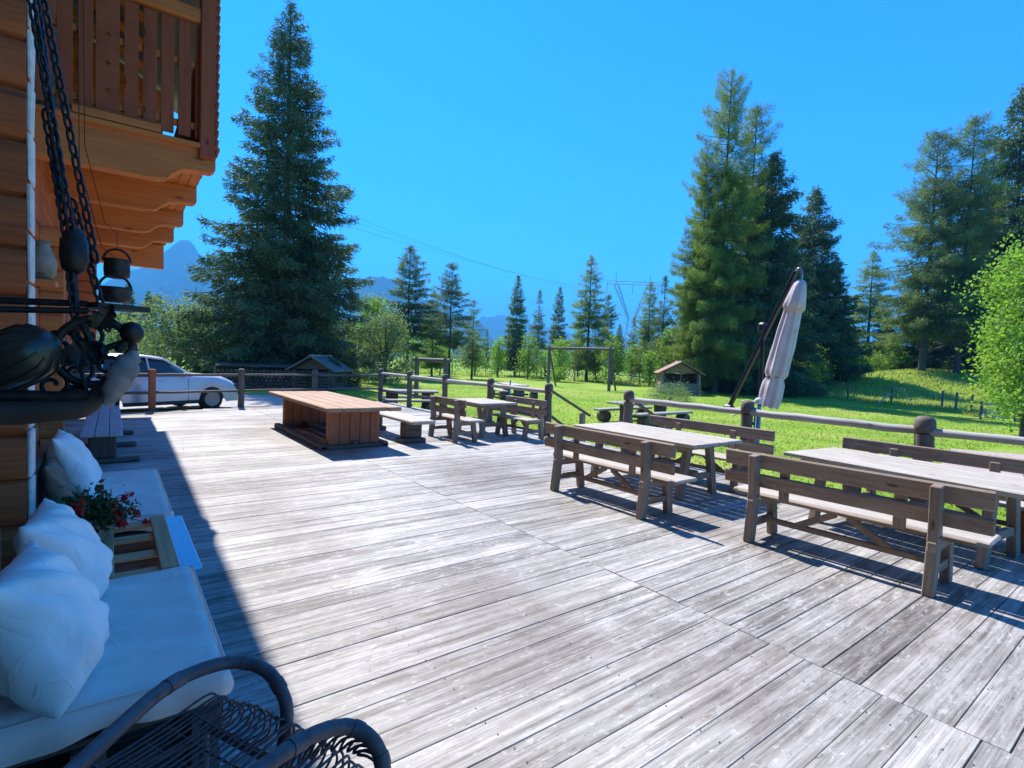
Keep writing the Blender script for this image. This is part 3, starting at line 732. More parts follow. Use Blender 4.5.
def pillow(c, w_, h_, th, rx, rz, label, seed, mat='pillow'):
    rg = random.Random(seed); n = 30; mb = MB(); ph = [rg.uniform(0, 6.3) for _ in range(8)]
    Mx = Matrix.Rotation(rz, 3, 'Z') @ Matrix.Rotation(rx, 3, 'Y')
    vs = []
    for side in (1, -1):
        for i in range(n + 1):
            for j in range(n + 1):
                u = -1 + 2 * i / n; v = -1 + 2 * j / n
                t = (max(0, (1 - abs(u) ** 2.4)) * max(0, (1 - abs(v) ** 2.4))) ** .55
                pin = 1 - .10 * (1 - u * u) * abs(v) ** 3; pin2 = 1 - .10 * (1 - v * v) * abs(u) ** 3
                sag = 1 + .13 * (-v)
                wr = .013 * math.sin(7 * u + 3 * v * v * 2 + ph[0]) * math.sin(4 * v + ph[1]) * min(1, t * 1.6) + .008 * math.sin(15 * u * (1 + .4 * v) + 9 * v + ph[2]) * min(1, t * 1.6) * (abs(u) + abs(v)) * .7
                wr += -.022 * math.exp(-((u * .8 + v * .5 - .35 + .1 * math.sin(5 * v + ph[3])) / .09) ** 2) * t
                vs.append(Vector(c) + Mx @ Vector((side * (th / 2 * t * sag + wr * 1.0), u * w_ / 2 * pin2 * (1 + .03 * math.sin(3 * v + ph[4])), v * h_ / 2 * pin)))
    fs = []
    m = (n + 1) ** 2
    for i in range(n):
        for j in range(n):
            a = i * (n + 1) + j; q = (a, a + n + 1, a + n + 2, a + 1); fs.append(q); fs.append(tuple(x + m for x in q[::-1]))
    mb.add(vs, fs, vs, True); o = mb.build('pillow', M[mat])
    bm = bmesh.new(); bm.from_mesh(o.data); bmesh.ops.remove_doubles(bm, verts=bm.verts, dist=.002); bm.to_mesh(o.data); bm.free()
    tag(o, label, 'pillow', 'pillows on the pallet sofas'); return o
pillow((-.19, 2.44, .69), .50, .50, .30, math.radians(-22), math.radians(-8), 'big white pillow nearest the rattan chair, leaning on the near sofa', 1)
pillow((-.17, 3.14, .70), .50, .50, .27, math.radians(-26), math.radians(-4), 'white pillow on the near sofa, behind the biggest pillow and beside the pallet table', 2)
pillow((-.24, 5.6, .70), .62, .56, .24, math.radians(-26), math.radians(0), 'off-white pillow on the far sofa behind the red flowers', 3)
pillow((-.32, 5.15, .62), .42, .38, .14, math.radians(-18), math.radians(0), 'small brown pillow tucked in front of the far off-white pillow', 4, 'pillow_brown')
# pallet side table with blue board
pt = empty('pallet_table', (0, 4.06, 0)); tag(pt, 'low slatted pallet side table between the two sofas, with a blue board edge', 'side table')
for k in range(2): pallet_mb(-.03, 0, .64, 1.1, .145 * k).build('pallet', M['bigleg'], pt)
mb = MB()
for x in (-.33, -.03, .27): mb.box((x, 0, .43), (.09, 1.12, .025), bev=.004)
for y in (-.5, -.18, .18, .5): mb.box((-.03, y, .405), (.68, .11, .022), bev=.004)
mb.build('lattice_top', M['pallet'], pt)
mb = MB(); mb.box((.365, -.02, .415), (.115, 1.13, .02), bev=.003); mb.build('side_board', M['blueboard'], pt)
# flower pot with red geraniums
fp = empty('flower_pot', (-.13, 4.25, .443)); fp.scale = (.74, .74, .85); tag(fp, 'grey flower pot with trailing red geraniums standing on the pallet table', 'potted plant')
mb = MB(); mb.lathe((0, 0, 0), [(.08, 0), (.10, .08), (.12, .15), (.13, .16), (.12, .165), (.10, .13)], 20); mb.build('pot', M['pot'], fp)
def leafcloud(cent, rad, n, size, rg):
    c = np.array(cent) + rg.normal(0, 1, (n, 3)) * np.array(rad) * .55
    return leaves_at(c, size, rg)
def leaves_at(c, size, rg, ratio=.55, dirs=None):
    n = len(c); a = rg.normal(0, 1, (n, 3)) if dirs is None else dirs; a /= np.linalg.norm(a, axis=1)[:, None] + 1e-9
    b_ = rg.normal(0, 1, (n, 3)); b_ -= a * (a * b_).sum(1)[:, None]; b_ /= np.linalg.norm(b_, axis=1)[:, None] + 1e-9
    s_ = (size * rg.uniform(.6, 1.3, n))[:, None]
    return np.stack([c, c + a * s_ * .5 + b_ * s_ * ratio * .5, c + a * s_, c + a * s_ * .5 - b_ * s_ * ratio * .5], 1).reshape(-1, 3)
rg = np.random.default_rng(3)
v = np.concatenate([leafcloud((0, 0, .20), (.19, .22, .13), 900, .055, rg), leafcloud((.18, -.05, .18), (.18, .14, .09), 400, .045, rg)])
np_mesh('leaves', v, 4, M['geranium'], fp, rg.random(len(v) // 4))
for (x, y, z, s_) in ((-.04, -.20, .36, .055), (.19, -.06, .33, .04), (.22, -.10, .26, .045), (.31, -.02, .27, .03), (.36, -.05, .24, .025), (.27, .12, .34, .03), (.42, -.1, .18, .025), (.10, .16, .42, .03), (.24, -.16, .21, .04), (.33, .16, .36, .02)):
    z -= .08; c = np.array([[x, y, z]]) + rg.normal(0, s_ * .4, (60, 3)); np_mesh('blossom', leaves_at(c, s_ * .8, rg, .8), 4, M['red'], fp)
    MB().tube([(x * .2, y * .2, .2), (x * .7, y * .7, z * .8 + .06), (x, y, z)], .003, 5).build('stem', M['geranium'], fp)
# rattan armchair (only its front shows)
rc = empty('rattan_chair', (.1, 1.3, 0)); tag(rc, 'dark rattan armchair in the foreground shade with looped cane arms', 'chair')
def rcb(mb, name, mat='rattan'): o = mb.build(name, M[mat], rc); o.location = (-.1, -1.3, 0); return o
def smooth_path(pts, k=6):
    pts = [Vector(p) for p in pts]; out = []
    P_ = [pts[0] * 2 - pts[1]] + pts + [pts[-1] * 2 - pts[-2]]
    for i in range(1, len(P_) - 2):
        for j in range(k):
            t = j / k; a, b_, c, d = P_[i - 1], P_[i], P_[i + 1], P_[i + 2]
            out.append(.5 * ((2 * b_) + (c - a) * t + (2 * a - 5 * b_ + 4 * c - d) * t * t + (3 * b_ - a - 3 * c + d) * t ** 3))
    out.append(pts[-1]); return out
arm1 = [gp(20, 822, .69), gp(95, 750, .67), gp(160, 692, .655), gp(200, 670, .64), gp(237, 662, .62), gp(264, 669, .59), gp(281, 690, .54), gp(287, 716, .47)]
arm2 = [gp(165, 850, .69), gp(232, 792, .67), gp(285, 752, .655), gp(320, 732, .64), gp(350, 727, .615), gp(372, 740, .58), gp(383, 765, .52), gp(383, 800, .45)]
ends = []
for a in (arm1, arm2):
    a = a + [a[-1] + Vector((-.02, -.02, -.16)), a[-1] + Vector((.01, .0, -.38))]; a[-1].z = .02
    rcb(MB().tube(smooth_path(a, 8), .0215, 12, wob=.03), 'armrest')
    p = smooth_path(a, 8)
    for q in (18, 34, 46):   # cane wrapping bands
        rcb(MB().tube([p[q - 1], p[q], p[q + 1], p[q + 2]], .0240, 12), 'cane_wrap')
ax = Vector((.93, .36, 0)).normalized(); f0 = gp(205, 697, .46); f1 = gp(352, 770, .44)
bk = -ax * .62
for i in range(26):
    t = i / 25; p = f0.lerp(f1, t) + Vector((0, 0, .03 * math.sin(t * math.pi)))
    pts = [p + bk + Vector((0, 0, -.02)), p + bk * .6 + Vector((0, 0, -.045)), p + bk * .25 + Vector((0, 0, -.03)), p, p + ax * .035 + Vector((0, 0, -.012)), p + ax * .05 + Vector((0, 0, -.05)), p + ax * .03 + Vector((0, 0, -.085)), p + ax * -.02 + Vector((0, 0, -.09))]
    pts = [q + Vector((random.uniform(-.006, .006), random.uniform(-.006, .006), random.uniform(-.004, .004))) for q in pts]
    if i == 0: mb = MB()
    mb.tube(smooth_path(pts, 4), .0042, 6)
for k in range(9):
    t0 = -.05 - .07 * k
    mb.tube(smooth_path([f0 + ax * t0 + Vector((0, 0, -.01 - .04 * math.sin(min(1, -t0 / .4) * 3.1))), (f0 + f1) / 2 + ax * t0 + Vector((0, 0, -.045)), f1 + ax * t0 + Vector((0, 0, -.01))], 6), .004, 6)
rcb(mb, 'woven_seat')
mb = MB()   # loops under each armrest
for a, sgn in ((arm2, 1),):
    pth = smooth_path(a, 8); 
    for i in range(10, 44, 3):
        if i + 4 >= len(pth): break
        p = pth[i]; q = pth[i + 4]; low = (p + q) / 2; low.z = .50 - .0 * i
        inner = Vector((.04, -.10, 0)) if a is arm1 else Vector((-.03, .09, 0))
        mb.tube(smooth_path([p + Vector((0, 0, -.015)), p.lerp(low, .5) + inner * .6, low + inner, q.lerp(low, .5) + inner * .6, q + Vector((0, 0, -.015))], 4), .0042, 6)
rcb(mb, 'side_weave')
mb = MB(); mb.tube([f0 + Vector((0, 0, -.1)), f1 + Vector((0, 0, -.1))], .016, 10); mb.tube([f0 + bk + Vector((0, 0, -.06)), f1 + bk + Vector((0, 0, -.06))], .016, 10)
for c in (f0, f1):
    mb.tube([c + bk + Vector((0, 0, .3)), c + bk * 1.05 + Vector((0, 0, -.2)), Vector(((c + bk).x, (c + bk).y, .0))], .016, 10); mb.tube([c + Vector((0, 0, -.1)), Vector((c.x, c.y, 0))], .016, 10)
rcb(mb, 'frame')
# ================================================================== HANGING RUSTIC RACK (foreground left)
hr = empty('hanging_rack', tuple(P(75, 310, 1.65))); tag(hr, 'old iron rack hanging on chains at the chalet, with ring and flat shelf', 'hanging rack')
hl = hr.location.copy()
def hb(mb, name, mat='iron', root=hr, l0=hl): o = mb.build(name, M[mat], root); o.location = -Vector(l0); return o
def chain(a, b_, link=.055, r=.0045, wd=.017):
    mb = MB(); a = Vector(a); b_ = Vector(b_); L = (b_ - a).length; n = max(2, int(L / (link * .78))); d = (b_ - a).normalized()
    s0 = d.orthogonal().normalized(); s1 = d.cross(s0)
    for i in range(n):
        c = a + d * (L * (i + .5) / n); s_ = s0 if i % 2 else s1; s_ = (s_ + .35 * (s1 if i % 2 else s0)).normalized(); pts = []
        for k in range(10):
            an = 2 * math.pi * k / 10; pts.append(c + d * math.cos(an) * link / 2 + s_ * math.sin(an) * wd / 2)
        mb.tube(pts, r, 6, closed=True)
    return mb
hb(chain(P(27, -25, 1.55), P(72, 235, 1.6)), 'chain'); hb(chain(P(38, -25, 1.75), P(96, 262, 1.7)), 'chain')
hb(chain(P(33, -25, 1.62), P(62, 200, 1.62), .05), 'chain'); hb(chain(P(62, 200, 1.62), P(76, 330, 1.6), .045), 'chain')
hb(chain(P(72, 200, 1.68), P(108, 330, 1.7), .045), 'chain')
hb(chain(P(45, 110, 1.6), P(66, 235, 1.6), .045), 'chain')
mb = MB(); mb.lathe(P(74, 250, 1.62), [(.006, .075), (.02, .06), (.030, .045), (.028, .038), (.034, .03), (.036, -.025), (.030, -.06), (.010, -.075)], 14); mb.tube([P(72, 268, 1.62), P(75, 312, 1.62)], .012, 8); hb(mb, 'pulley')
mb = MB(); mb.bar(P(-60, 298, 1.5), P(90, 304, 1.66), .02, .02); mb.bar(P(-60, 308, 1.45), P(90, 311, 1.62), .02, .018); hb(mb, 'bar')
# flat tapering shelf blade
c = P(95, 306, 1.68); d_ = (P(150, 311, 1.78) - c); d_.z = 0; L_ = d_.length; d_.normalize(); n_ = Vector((-d_.y, d_.x, 0))
mb = MB(); pr_ = []
for u, wv in ((-.14, .05), (0, .085), (.6, .06), (1, .012)):
    pr_.append((u, wv))
pts_ = [c + d_ * (u * L_) + n_ * wv for u, wv in pr_] + [c + d_ * (u * L_) - n_ * wv for u, wv in pr_[::-1]]
mb.prism([(p.x, p.y) for p in pts_], 2, c.z - .008, c.z + .008); hb(mb, 'shelf')
# the big iron ring
cR = P(95, 352, 1.62); e1 = (P(125, 352, 1.66) - cR).normalized(); e2 = Vector((0, 0, 1)); mb = MB()
mb.tube([cR + e1 * math.cos(a) * .095 + e2 * math.sin(a) * .10 for a in np.linspace(0, 2 * math.pi, 28, endpoint=False)], .013, 10, closed=True)
for a in (.4, 1.9, 3.6): mb.tube([cR, cR + e1 * math.cos(a) * .09 + e2 * math.sin(a) * .09], .010, 8)
mb.lathe(cR, [(.03, -.02), (.035, 0), (.03, .02)], 12, Matrix((e1, e2, e1.cross(e2))).transposed())
hb(mb, 'ring')
mb = MB(); kc = P(132, 333, 1.66); mb.lathe(kc, [(.008, .034), (.022, .028), (.031, .01), (.031, -.01), (.022, -.028), (.008, -.034)], 16); mb.tube([kc, P(118, 352, 1.64)], .012, 8); hb(mb, 'iron_ball')
# wooden yoke with upturned end
yk = empty('wooden_yoke', tuple(P(60, 410, 1.55))); yl = yk.location.copy(); tag(yk, 'dark old wooden yoke beam with an upturned end, hanging in front of the chalet wall', 'yoke')
mb = MB(); pth = smooth_path([P(-70, 413, 1.35), P(0, 413, 1.45), P(55, 410, 1.52), P(85, 405, 1.57), P(104, 388, 1.6), P(118, 366, 1.62), P(134, 345, 1.64)], 5)
mb.tube(pth, [.034] * 14 + [max(.009, .034 - .0020 * i) for i in range(len(pth) - 14)], 12, wob=.04); o = mb.build('yoke_beam', M['oldyoke'], yk); o.location = -yl
mb = MB(); mb.tube(smooth_path([P(-60, 398, 1.4), P(20, 396, 1.48), P(60, 397, 1.52), P(88, 393, 1.55)], 4), .017, 8); mb.tube([P(88, 399, 1.57), P(72, 330, 1.6)], .006, 6); o = mb.build('iron_strap', M['iron'], yk); o.location = -yl
# burlap bag
mb = MB(); a = P(134, 352, 1.6); b_ = P(106, 405, 1.56); n = 12
mb.tube([a.lerp(b_, i / n) + Vector((.004 * math.sin(i * 2), 0, .004 * math.cos(i * 3))) for i in range(n + 1)], [.010 + .025 * math.sin(math.pi * (i / n) ** .8) ** .8 * (1 + .04 * math.sin(i * 2.2)) for i in range(n + 1)], 14, wob=.03)
tag(mb.build('burlap_bag', M['burlap']), 'small tied burlap bag hanging from the upturned end of the wooden yoke', 'bag')
# wrought-iron scrolls and leaves on the rack
def scroll(px, py, dep, r0, turns, ph, flip=1):
    c = P(px, py, dep); pts = []
    for a in np.linspace(0, turns * 2 * math.pi, int(18 * turns)):
        r = r0 * (1 - .78 * a / (turns * 2 * math.pi)); pts.append(c + e1 * math.cos(a * flip + ph) * r + e2 * math.sin(a * flip + ph) * r)
    return MB().tube(pts, .0065, 7)
for a in ((58, 348, 1.6, .055, 1.4, .3, 1), (78, 372, 1.6, .045, 1.3, 2.2, -1), (108, 366, 1.61, .04, 1.5, 4.0, 1), (52, 385, 1.58, .04, 1.2, 1.1, -1), (88, 335, 1.64, .04, 1.3, 5.2, 1)): hb(scroll(*a), 'scroll')
def ileaf(px, py, dep, L_, rot):
    c = P(px, py, dep); d = e1 * math.cos(rot) + e2 * math.sin(rot); n = e1 * -math.sin(rot) + e2 * math.cos(rot); o_ = e1.cross(e2); vs = []; k = 12
    for i in range(k + 1):
        t = i / k; w_ = L_ * .36 * math.sin(math.pi * t ** .8) * (1 + .25 * math.sin(i * 2.4)); 
        for sgn, lift in ((-1, .012), (0, 0), (1, .012)): vs.append(c + d * L_ * t + n * w_ * sgn + o_ * lift)
    fs = [(i * 3 + j, i * 3 + j + 1, i * 3 + j + 4, i * 3 + j + 3) for i in range(k) for j in range(2)]
    vs2 = [v - o_ * .004 for v in vs]; m = len(vs); fs += [tuple(x + m for x in f[::-1]) for f in fs]
    return MB().add(vs + vs2, fs, vs + vs2)
for a in ((70, 345, 1.57, .10, -.6), (62, 362, 1.56, .11, .5), (96, 330, 1.6, .09, 1.1), (84, 384, 1.58, .08, -2.2)): hb(ileaf(*a), 'leaf')
# demijohn in net
mb = MB(); c = P(22, 356, 1.5); Mx = Matrix.Rotation(math.radians(55), 3, 'Y') @ Matrix.Rotation(math.radians(30), 3, 'X') @ Matrix.Identity(3)
mb.lathe(c, [(.03, -.12), (.06, -.105), (.075, -.06), (.08, 0), (.074, .05), (.052, .075), (.034, .09), (.022, .10)], 22, Mx); [mb.tube([c + Mx @ Vector((math.cos(a) * r * 1.02, math.sin(a) * r * 1.02, z)) for r, z in ((.055, -.105), (.075, -.06), (.08, 0), (.074, .05), (.052, .075))], .0035, 5) for a in np.linspace(0, 6.28, 15)[:-1]]; tag(mb.build('demijohn', M['glassdark']), 'big dark round bottle lying in the hanging rack beside the iron ring', 'bottle')
# cauldron and basket hung under the balcony
def kettle(px, py, dep, r, h_, label, mat='iron', name='hanging_pot'):
    c = P(px, py, dep); root = empty(name, tuple(c)); tag(root, label, 'pot', 'pots hanging beside the chalet wall')
    mb = MB(); mb.lathe((0, 0, 0), [(r * .7, -h_ / 2), (r * .95, -h_ * .4), (r, 0), (r * .96, h_ / 2), (r * 1.04, h_ / 2 + .01), (r * .9, h_ / 2 + .005), (r * .88, h_ * .2)], 20); mb.build('body', M['iron' if mat == 'metal' else mat], root)
    mb = MB(); mb.tube([(r * math.cos(a), 0, h_ / 2 + r * 1.1 * math.sin(a)) for a in np.linspace(0, math.pi, 14)], .006, 6); mb.build('handle', M['iron'], root)
    mb = MB(); tz = h_ / 2 + r * 1.1; mb.tube([(0, 0, tz), (0, 0, tz + .08), (-.05, -.02, tz + .12), (-.12, -.3, tz + .4), (-.13, -.33, tz + 1.6)], .0018, 5); mb.build('hook', M['iron'], root)
kettle(117, 270, 2.7, .056, .085, 'dark tall hanging pot with hoop handle, upper of the two pots beside the chalet', 'metal')
kettle(115, 296, 2.5, .062, .06, 'dark wide hanging pot with hoop handle, lower of the two pots, above the iron shelf')
# antlers / wooden jug on the cross wall
mb = MB(); c = P(42, 262, 3.6); mb.lathe(c, [(.05, -.12), (.075, -.08), (.08, 0), (.055, .07), (.04, .11), (.05, .14)], 16); tag(mb.build('wooden_jug', M['furn']), 'brown wooden jug standing on a bracket by the pale log ends', 'jug')
mb = MB(); q = P(42, 262, 3.6); mb.box((q.x - .1, q.y, q.z - .14), (.36, .22, .035)); mb.bar((q.x - .25, q.y, q.z - .4), (q.x - .05, q.y, q.z - .16), .04, .04); cpart(mb, 'jug_shelf', M['beam'])
# ================================================================== PARASOL
um = empty('cantilever_parasol', (8.28, 4.37, G(8.3, 4.4))); tag(um, 'closed grey-beige cantilever parasol tilted on a dark pole behind the railing', 'parasol')
ul = um.location.copy()
def ub(mb, name, mat): o = mb.build(name, M[mat], um); o.location = -ul; return o
ub(MB().tube([(8.28, 4.37, -.4), (8.28, 4.38, 2.42)], .03, 10), 'mast', 'black')
ub(MB().box((8.28, 4.37, -.33), (.8, .8, .12), bev=.02), 'base', 'darkfurn')
a0 = Vector((8.28, 4.90, 1.02)); a1 = Vector((8.28, 3.93, 3.20)); 
ub(MB().bar(a0, a1, .055, .075, up=(1, 0, 0)), 'arm', 'black')
ub(MB().box((8.28, 4.40, 2.36), (.12, .12, .16), bev=.03), 'joint', 'black')
ub(MB().tube(smooth_path([a0 + Vector((0, .03, .02)), a0 + Vector((.0, -.12, .0)), (8.28, 4.62, .95), (8.28, 4.45, .80)], 4), .02, 8).box(a0, (.12, .16, .14), bev=.03), 'crank_box', 'black')
ub(MB().tube(smooth_path([a1, a1 + Vector((0, -.05, .04)), (8.28, 3.84, 3.14), (8.28, 3.85, 3.04)], 4), .018, 8), 'hook', 'metal')
def canopy():
    mb = MB(); top = Vector((8.30, 3.86, 3.04)); bot = Vector((8.30, 4.25, 1.12)); n = 26; seg = 40; ax_ = (bot - top).normalized(); e1_ = Vector((1, 0, 0)); e2_ = ax_.cross(e1_)
    vs = []; 
    for i in range(n + 1):
        t = i / n
        if t < .2: r = .075 + .085 * (t / .2) ** .8
        else: r = .115 + .05 * math.sin((t - .2) / .8 * math.pi * .8)
        if t > .74: r = .145 + .02 * math.sin((t - .74) / .26 * 3)
        if abs(t - .76) < .025: r *= .82
        for k in range(seg):
            a = 2 * math.pi * k / seg; fold = 1 + .09 * math.cos(8 * a + 1.2 * t + .5 * math.sin(3 * a)) * (1 + .5 * math.sin(2 * a + 3 * t)) + .035 * math.sin(13 * a + t * 9) + .02 * math.sin(t * 23 + 3 * a)
            if t < .2: fold = 1 + .05 * math.cos(8 * a)
            zz = .012 * math.cos(8 * a) if i == n else 0
            vs.append(top.lerp(bot, t) + (e1_ * math.cos(a) + e2_ * math.sin(a)) * r * fold + ax_ * zz)
    fs = [(i * seg + k, (i + 1) * seg + k, (i + 1) * seg + (k + 1) % seg, i * seg + (k + 1) % seg) for i in range(n) for k in range(seg)]
    fs += [tuple(range(seg))]
    mb.add(vs, fs, vs, True); return mb, top, bot, ax_
mb, tp_, bt_, ax_ = canopy(); can = ub(mb, 'canopy', 'umbrella')
mb = MB(); mb.lathe(tp_, [(.16, .42), (.125, .20), (.08, .02), (.05, -.02), (.02, -.03)], 24, Matrix((Vector((1, 0, 0)), ax_.cross(Vector((1, 0, 0))), ax_)).transposed()); ub(mb, 'vent_cap', 'umbrella')
mb = MB(); cc = tp_.lerp(bt_, .76); mb.tube([cc + Vector((math.cos(a) * .135, math.sin(a) * .135, 0)) for a in np.linspace(0, 6.28, 24, endpoint=False)], .008, 6, closed=True)
ub(mb, 'strap', 'black')
mb = MB(); mb.lathe((8.08, 4.29, 1.20), [(.02, -.05), (.05, -.03), (.055, .02), (.02, .05)], 12)
for q in ((8.05, 4.62, 1.05), (8.0, 4.66, .93), (8.02, 4.55, 1.18)): mb.tube([(8.08, 4.29, 1.20), Vector(q) * .5 + Vector((8.08, 4.29, 1.16)) * .5, q], .012, 6)
tag(mb.build('rope_knot', M['rope']), 'white rope knotted round the railing post under the closed parasol', 'rope')
mb = MB(); mb.tube([(7.98, 4.22, .1), (7.98, 4.22, 1.12)], .028, 10); mb.tube([(7.93, 4.25, .1), (7.93, 4.25, 1.1)], .015, 8); tag(mb.build('blue_tube', M['blueplastic']), 'upright blue plastic tube beside the railing post under the parasol', 'tube')
mb = MB(); p_ = onground(511, 21); mb.tube([p_, p_ + Vector((0, 0, 1.25))], .03, 8); tag(mb.build('blue_stake', M['blueplastic']), 'thin blue pole standing on the lawn before the far picnic table', 'pole')
# ================================================================== CAR
def make_car():
    rw = onground(104, 13.6); fw = onground(209, 16.0); z = -.12; d = (fw - rw); d.z = 0; L = d.length; ang = math.atan2(d.y, d.x)
    car = empty('parked_car', (rw.x - .34, rw.y + .30, z), ang); tag(car, 'silver estate car parked behind the terrace fence, left of the big spruce', 'car')
    WB = L
    # body side stations: x, lower z, sill..., section by lofting across x
    prof_top = [(-.88, .62), (-.84, .95), (-.70, 1.02), (-.55, 1.04), (WB * .25, 1.06), (WB * .62, 1.07), (WB * .75, 1.06), (WB + .2, 1.0), (WB + .45, .95), (WB + .68, .86), (WB + .84, .72), (WB + .88, .5)]
    xs_ = [-.90, -.86, -.6, -.38, -.36, -.30, 0, .30, .36, .38, WB * .3, WB * .6, WB - .38, WB - .36, WB - .30, WB, WB + .30, WB + .36, WB + .38, WB + .6, WB + .80, WB + .90]
    W = .90
    def topz(x): return float(np.interp(x, [p[0] for p in prof_top], [p[1] for p in prof_top]))
    def halfw(x): return W * (1 - .16 * max(0, (x - WB - .3) / .6) ** 2 - .12 * max(0, (-x - .5) / .4) ** 2)
    ws = []; N_ = 9
    xs_ = sorted(set(list(np.linspace(-.9, WB + .9, 60))))
    vs = []
    for x in xs_:
        hw = halfw(x); zt = topz(x); zb = .24
        for wc in (0, WB):
            if abs(x - wc) < .37: zb = max(zb, math.sqrt(.37 ** 2 - (x - wc) ** 2) + .32)
        zb = min(zb, zt - .12)
        ring = [(-hw * .98, zb), (-hw, zb + (zt - zb) * .35), (-hw * .985, zt - .16), (-hw * .93, zt - .03), (-hw * .7, zt + .02), (0, zt + .035), (hw * .7, zt + .02), (hw * .93, zt - .03), (hw * .985, zt - .16), (hw, zb + (zt - zb) * .35), (hw * .98, zb)]
        vs += [(x, y, zz) for y, zz in ring]
    n = 11; fs = [(i * n + k, i * n + k + 1, (i + 1) * n + k + 1, (i + 1) * n + k) for i in range(len(xs_) - 1) for k in range(n - 1)]
    fs += [tuple(range(n))[::-1], tuple((len(xs_) - 1) * n + k for k in range(n))]
    mb = MB(); mb.add(vs, fs, vs, True); mb.build('body', M['carpaint'], car)
    # cabin
    def cab(scale, zs, name, mat, y=1.0, roofonly=False):
        st_ = [(-.80, 1.0, 0), (-.50, 1.38, .72), (.1, 1.53, .76), (.9, 1.56, .76), (1.45, 1.50, .74), (2.15, 1.03, .80)]
        vs = []; m_ = 7
        for (x, zt, hw) in st_:
            b0 = 1.0; hw = hw or .74
            vs += [(x, -.86 * y, b0), (x, -(hw + .04) * y, b0 + (zt - b0) * .6), (x, -hw * .93 * y, zt - .03 * (zt > 1.1)), (x, 0, zt + .01), (x, hw * .93 * y, zt - .03 * (zt > 1.1)), (x, (hw + .04) * y, b0 + (zt - b0) * .6), (x, .86 * y, b0)]
        fs = [(i * m_ + k, i * m_ + k + 1, (i + 1) * m_ + k + 1, (i + 1) * m_ + k) for i in range(len(st_) - 1) for k in range(m_ - 1)]
        fs += [tuple(range(m_))[::-1], tuple((len(st_) - 1) * m_ + k for k in range(m_))]
        mb = MB(); mb.add(vs, fs, vs, True); return mb.build(name, M[mat], car)
    cab(1, 0, 'window_glass', 'carglass')
    mb = MB()
    roof = [(-.86, 1.03), (-.52, 1.395), (.1, 1.548), (.9, 1.578), (1.45, 1.522), (2.18, 1.04)]
    vs = []; fs = []
    rp_ = [(-.50, 1.40, .66), (-.2, 1.49, .69), (.1, 1.545, .70), (.5, 1.57, .70), (.9, 1.575, .70), (1.25, 1.545, .69), (1.47, 1.505, .67)]
    for (x, zz, hw) in rp_: vs += [(x, -hw - .05, zz - .05), (x, -hw, zz), (x, 0, zz + .015), (x, hw, zz), (x, hw + .05, zz - .05)]
    fs = [(i * 5 + k, i * 5 + k + 1, (i + 1) * 5 + k + 1, (i + 1) * 5 + k) for i in range(len(rp_) - 1) for k in range(4)]
    mb.add(vs, fs, vs, True)
    for s_ in (-1, 1):
        mb.tube([(-.86, s_ * .82, 1.03), (-.50, s_ * .70, 1.37), (.1, s_ * .745, 1.50), (.9, s_ * .75, 1.53), (1.47, s_ * .72, 1.46), (2.2, s_ * .80, 1.02)], .03, 8)
        mb.tube([(1.0, s_ * .76, 1.50), (1.05, s_ * .875, 1.0)], .03, 8); mb.tube([(0, s_ * .76, 1.50), (-.1, s_ * .875, 1.0)], .035, 8)
    mb.build('roof', M['carpaint'], car)
    for wx in (0, WB):
        for s_ in (-1, 1):
            Mx = Matrix.Rotation(math.radians(90), 3, 'X'); c = Vector((wx, s_ * .80, .33))
            mb = MB(); mb.lathe(c, [(.22, -.11), (.31, -.11), (.335, -.08), (.335, .08), (.31, .11), (.22, .11)], 28, Mx); wh = mb.build('wheel', M['tyre'], car)
            mb = MB(); mb.lathe(c, [(.02, -.118), (.05, -.125), (.20, -.113), (.225, -.12), (.225, .12), (.20, .113), (.05, .125), (.02, .118)], 24, Mx); mb.build('rim', M['metal'], wh)
    for s_ in (-1, 1):
        mb = MB(); mb.box((WB + .74, s_ * .62, .70), (.22, .32, .14), Matrix.Rotation(s_ * -.35, 3, 'Z'), bev=.04); mb.build('headlight', M['carglass'], car)
        mb = MB(); mb.box((1.95, s_ * .96, 1.06), (.12, .16, .12), bev=.04); mb.build('side_mirror', M['carpaint'], car)
        for xd in (.35, 1.35): mb = MB(); mb.box((xd, s_ * .905, .88), (.16, .03, .025), bev=.008); mb.build('door_handle', M['carpaint'], car)
        mb = MB()
        for xd in (-.02, 1.02, 2.05): mb.box((xd, s_ * .893, .62), (.008, .012, .62), bev=.002)
        mb.build('door_seam', M['black'], car)
        mb = MB(); mb.box((WB / 2, s_ * .89, .27), (WB - .8, .03, .10), bev=.01); mb.build('sill', M['black'], car)
    mb = MB(); mb.box((WB + .86, 0, .42), (.08, 1.3, .22), bev=.03); mb.build('grille', M['black'], car)
make_car()
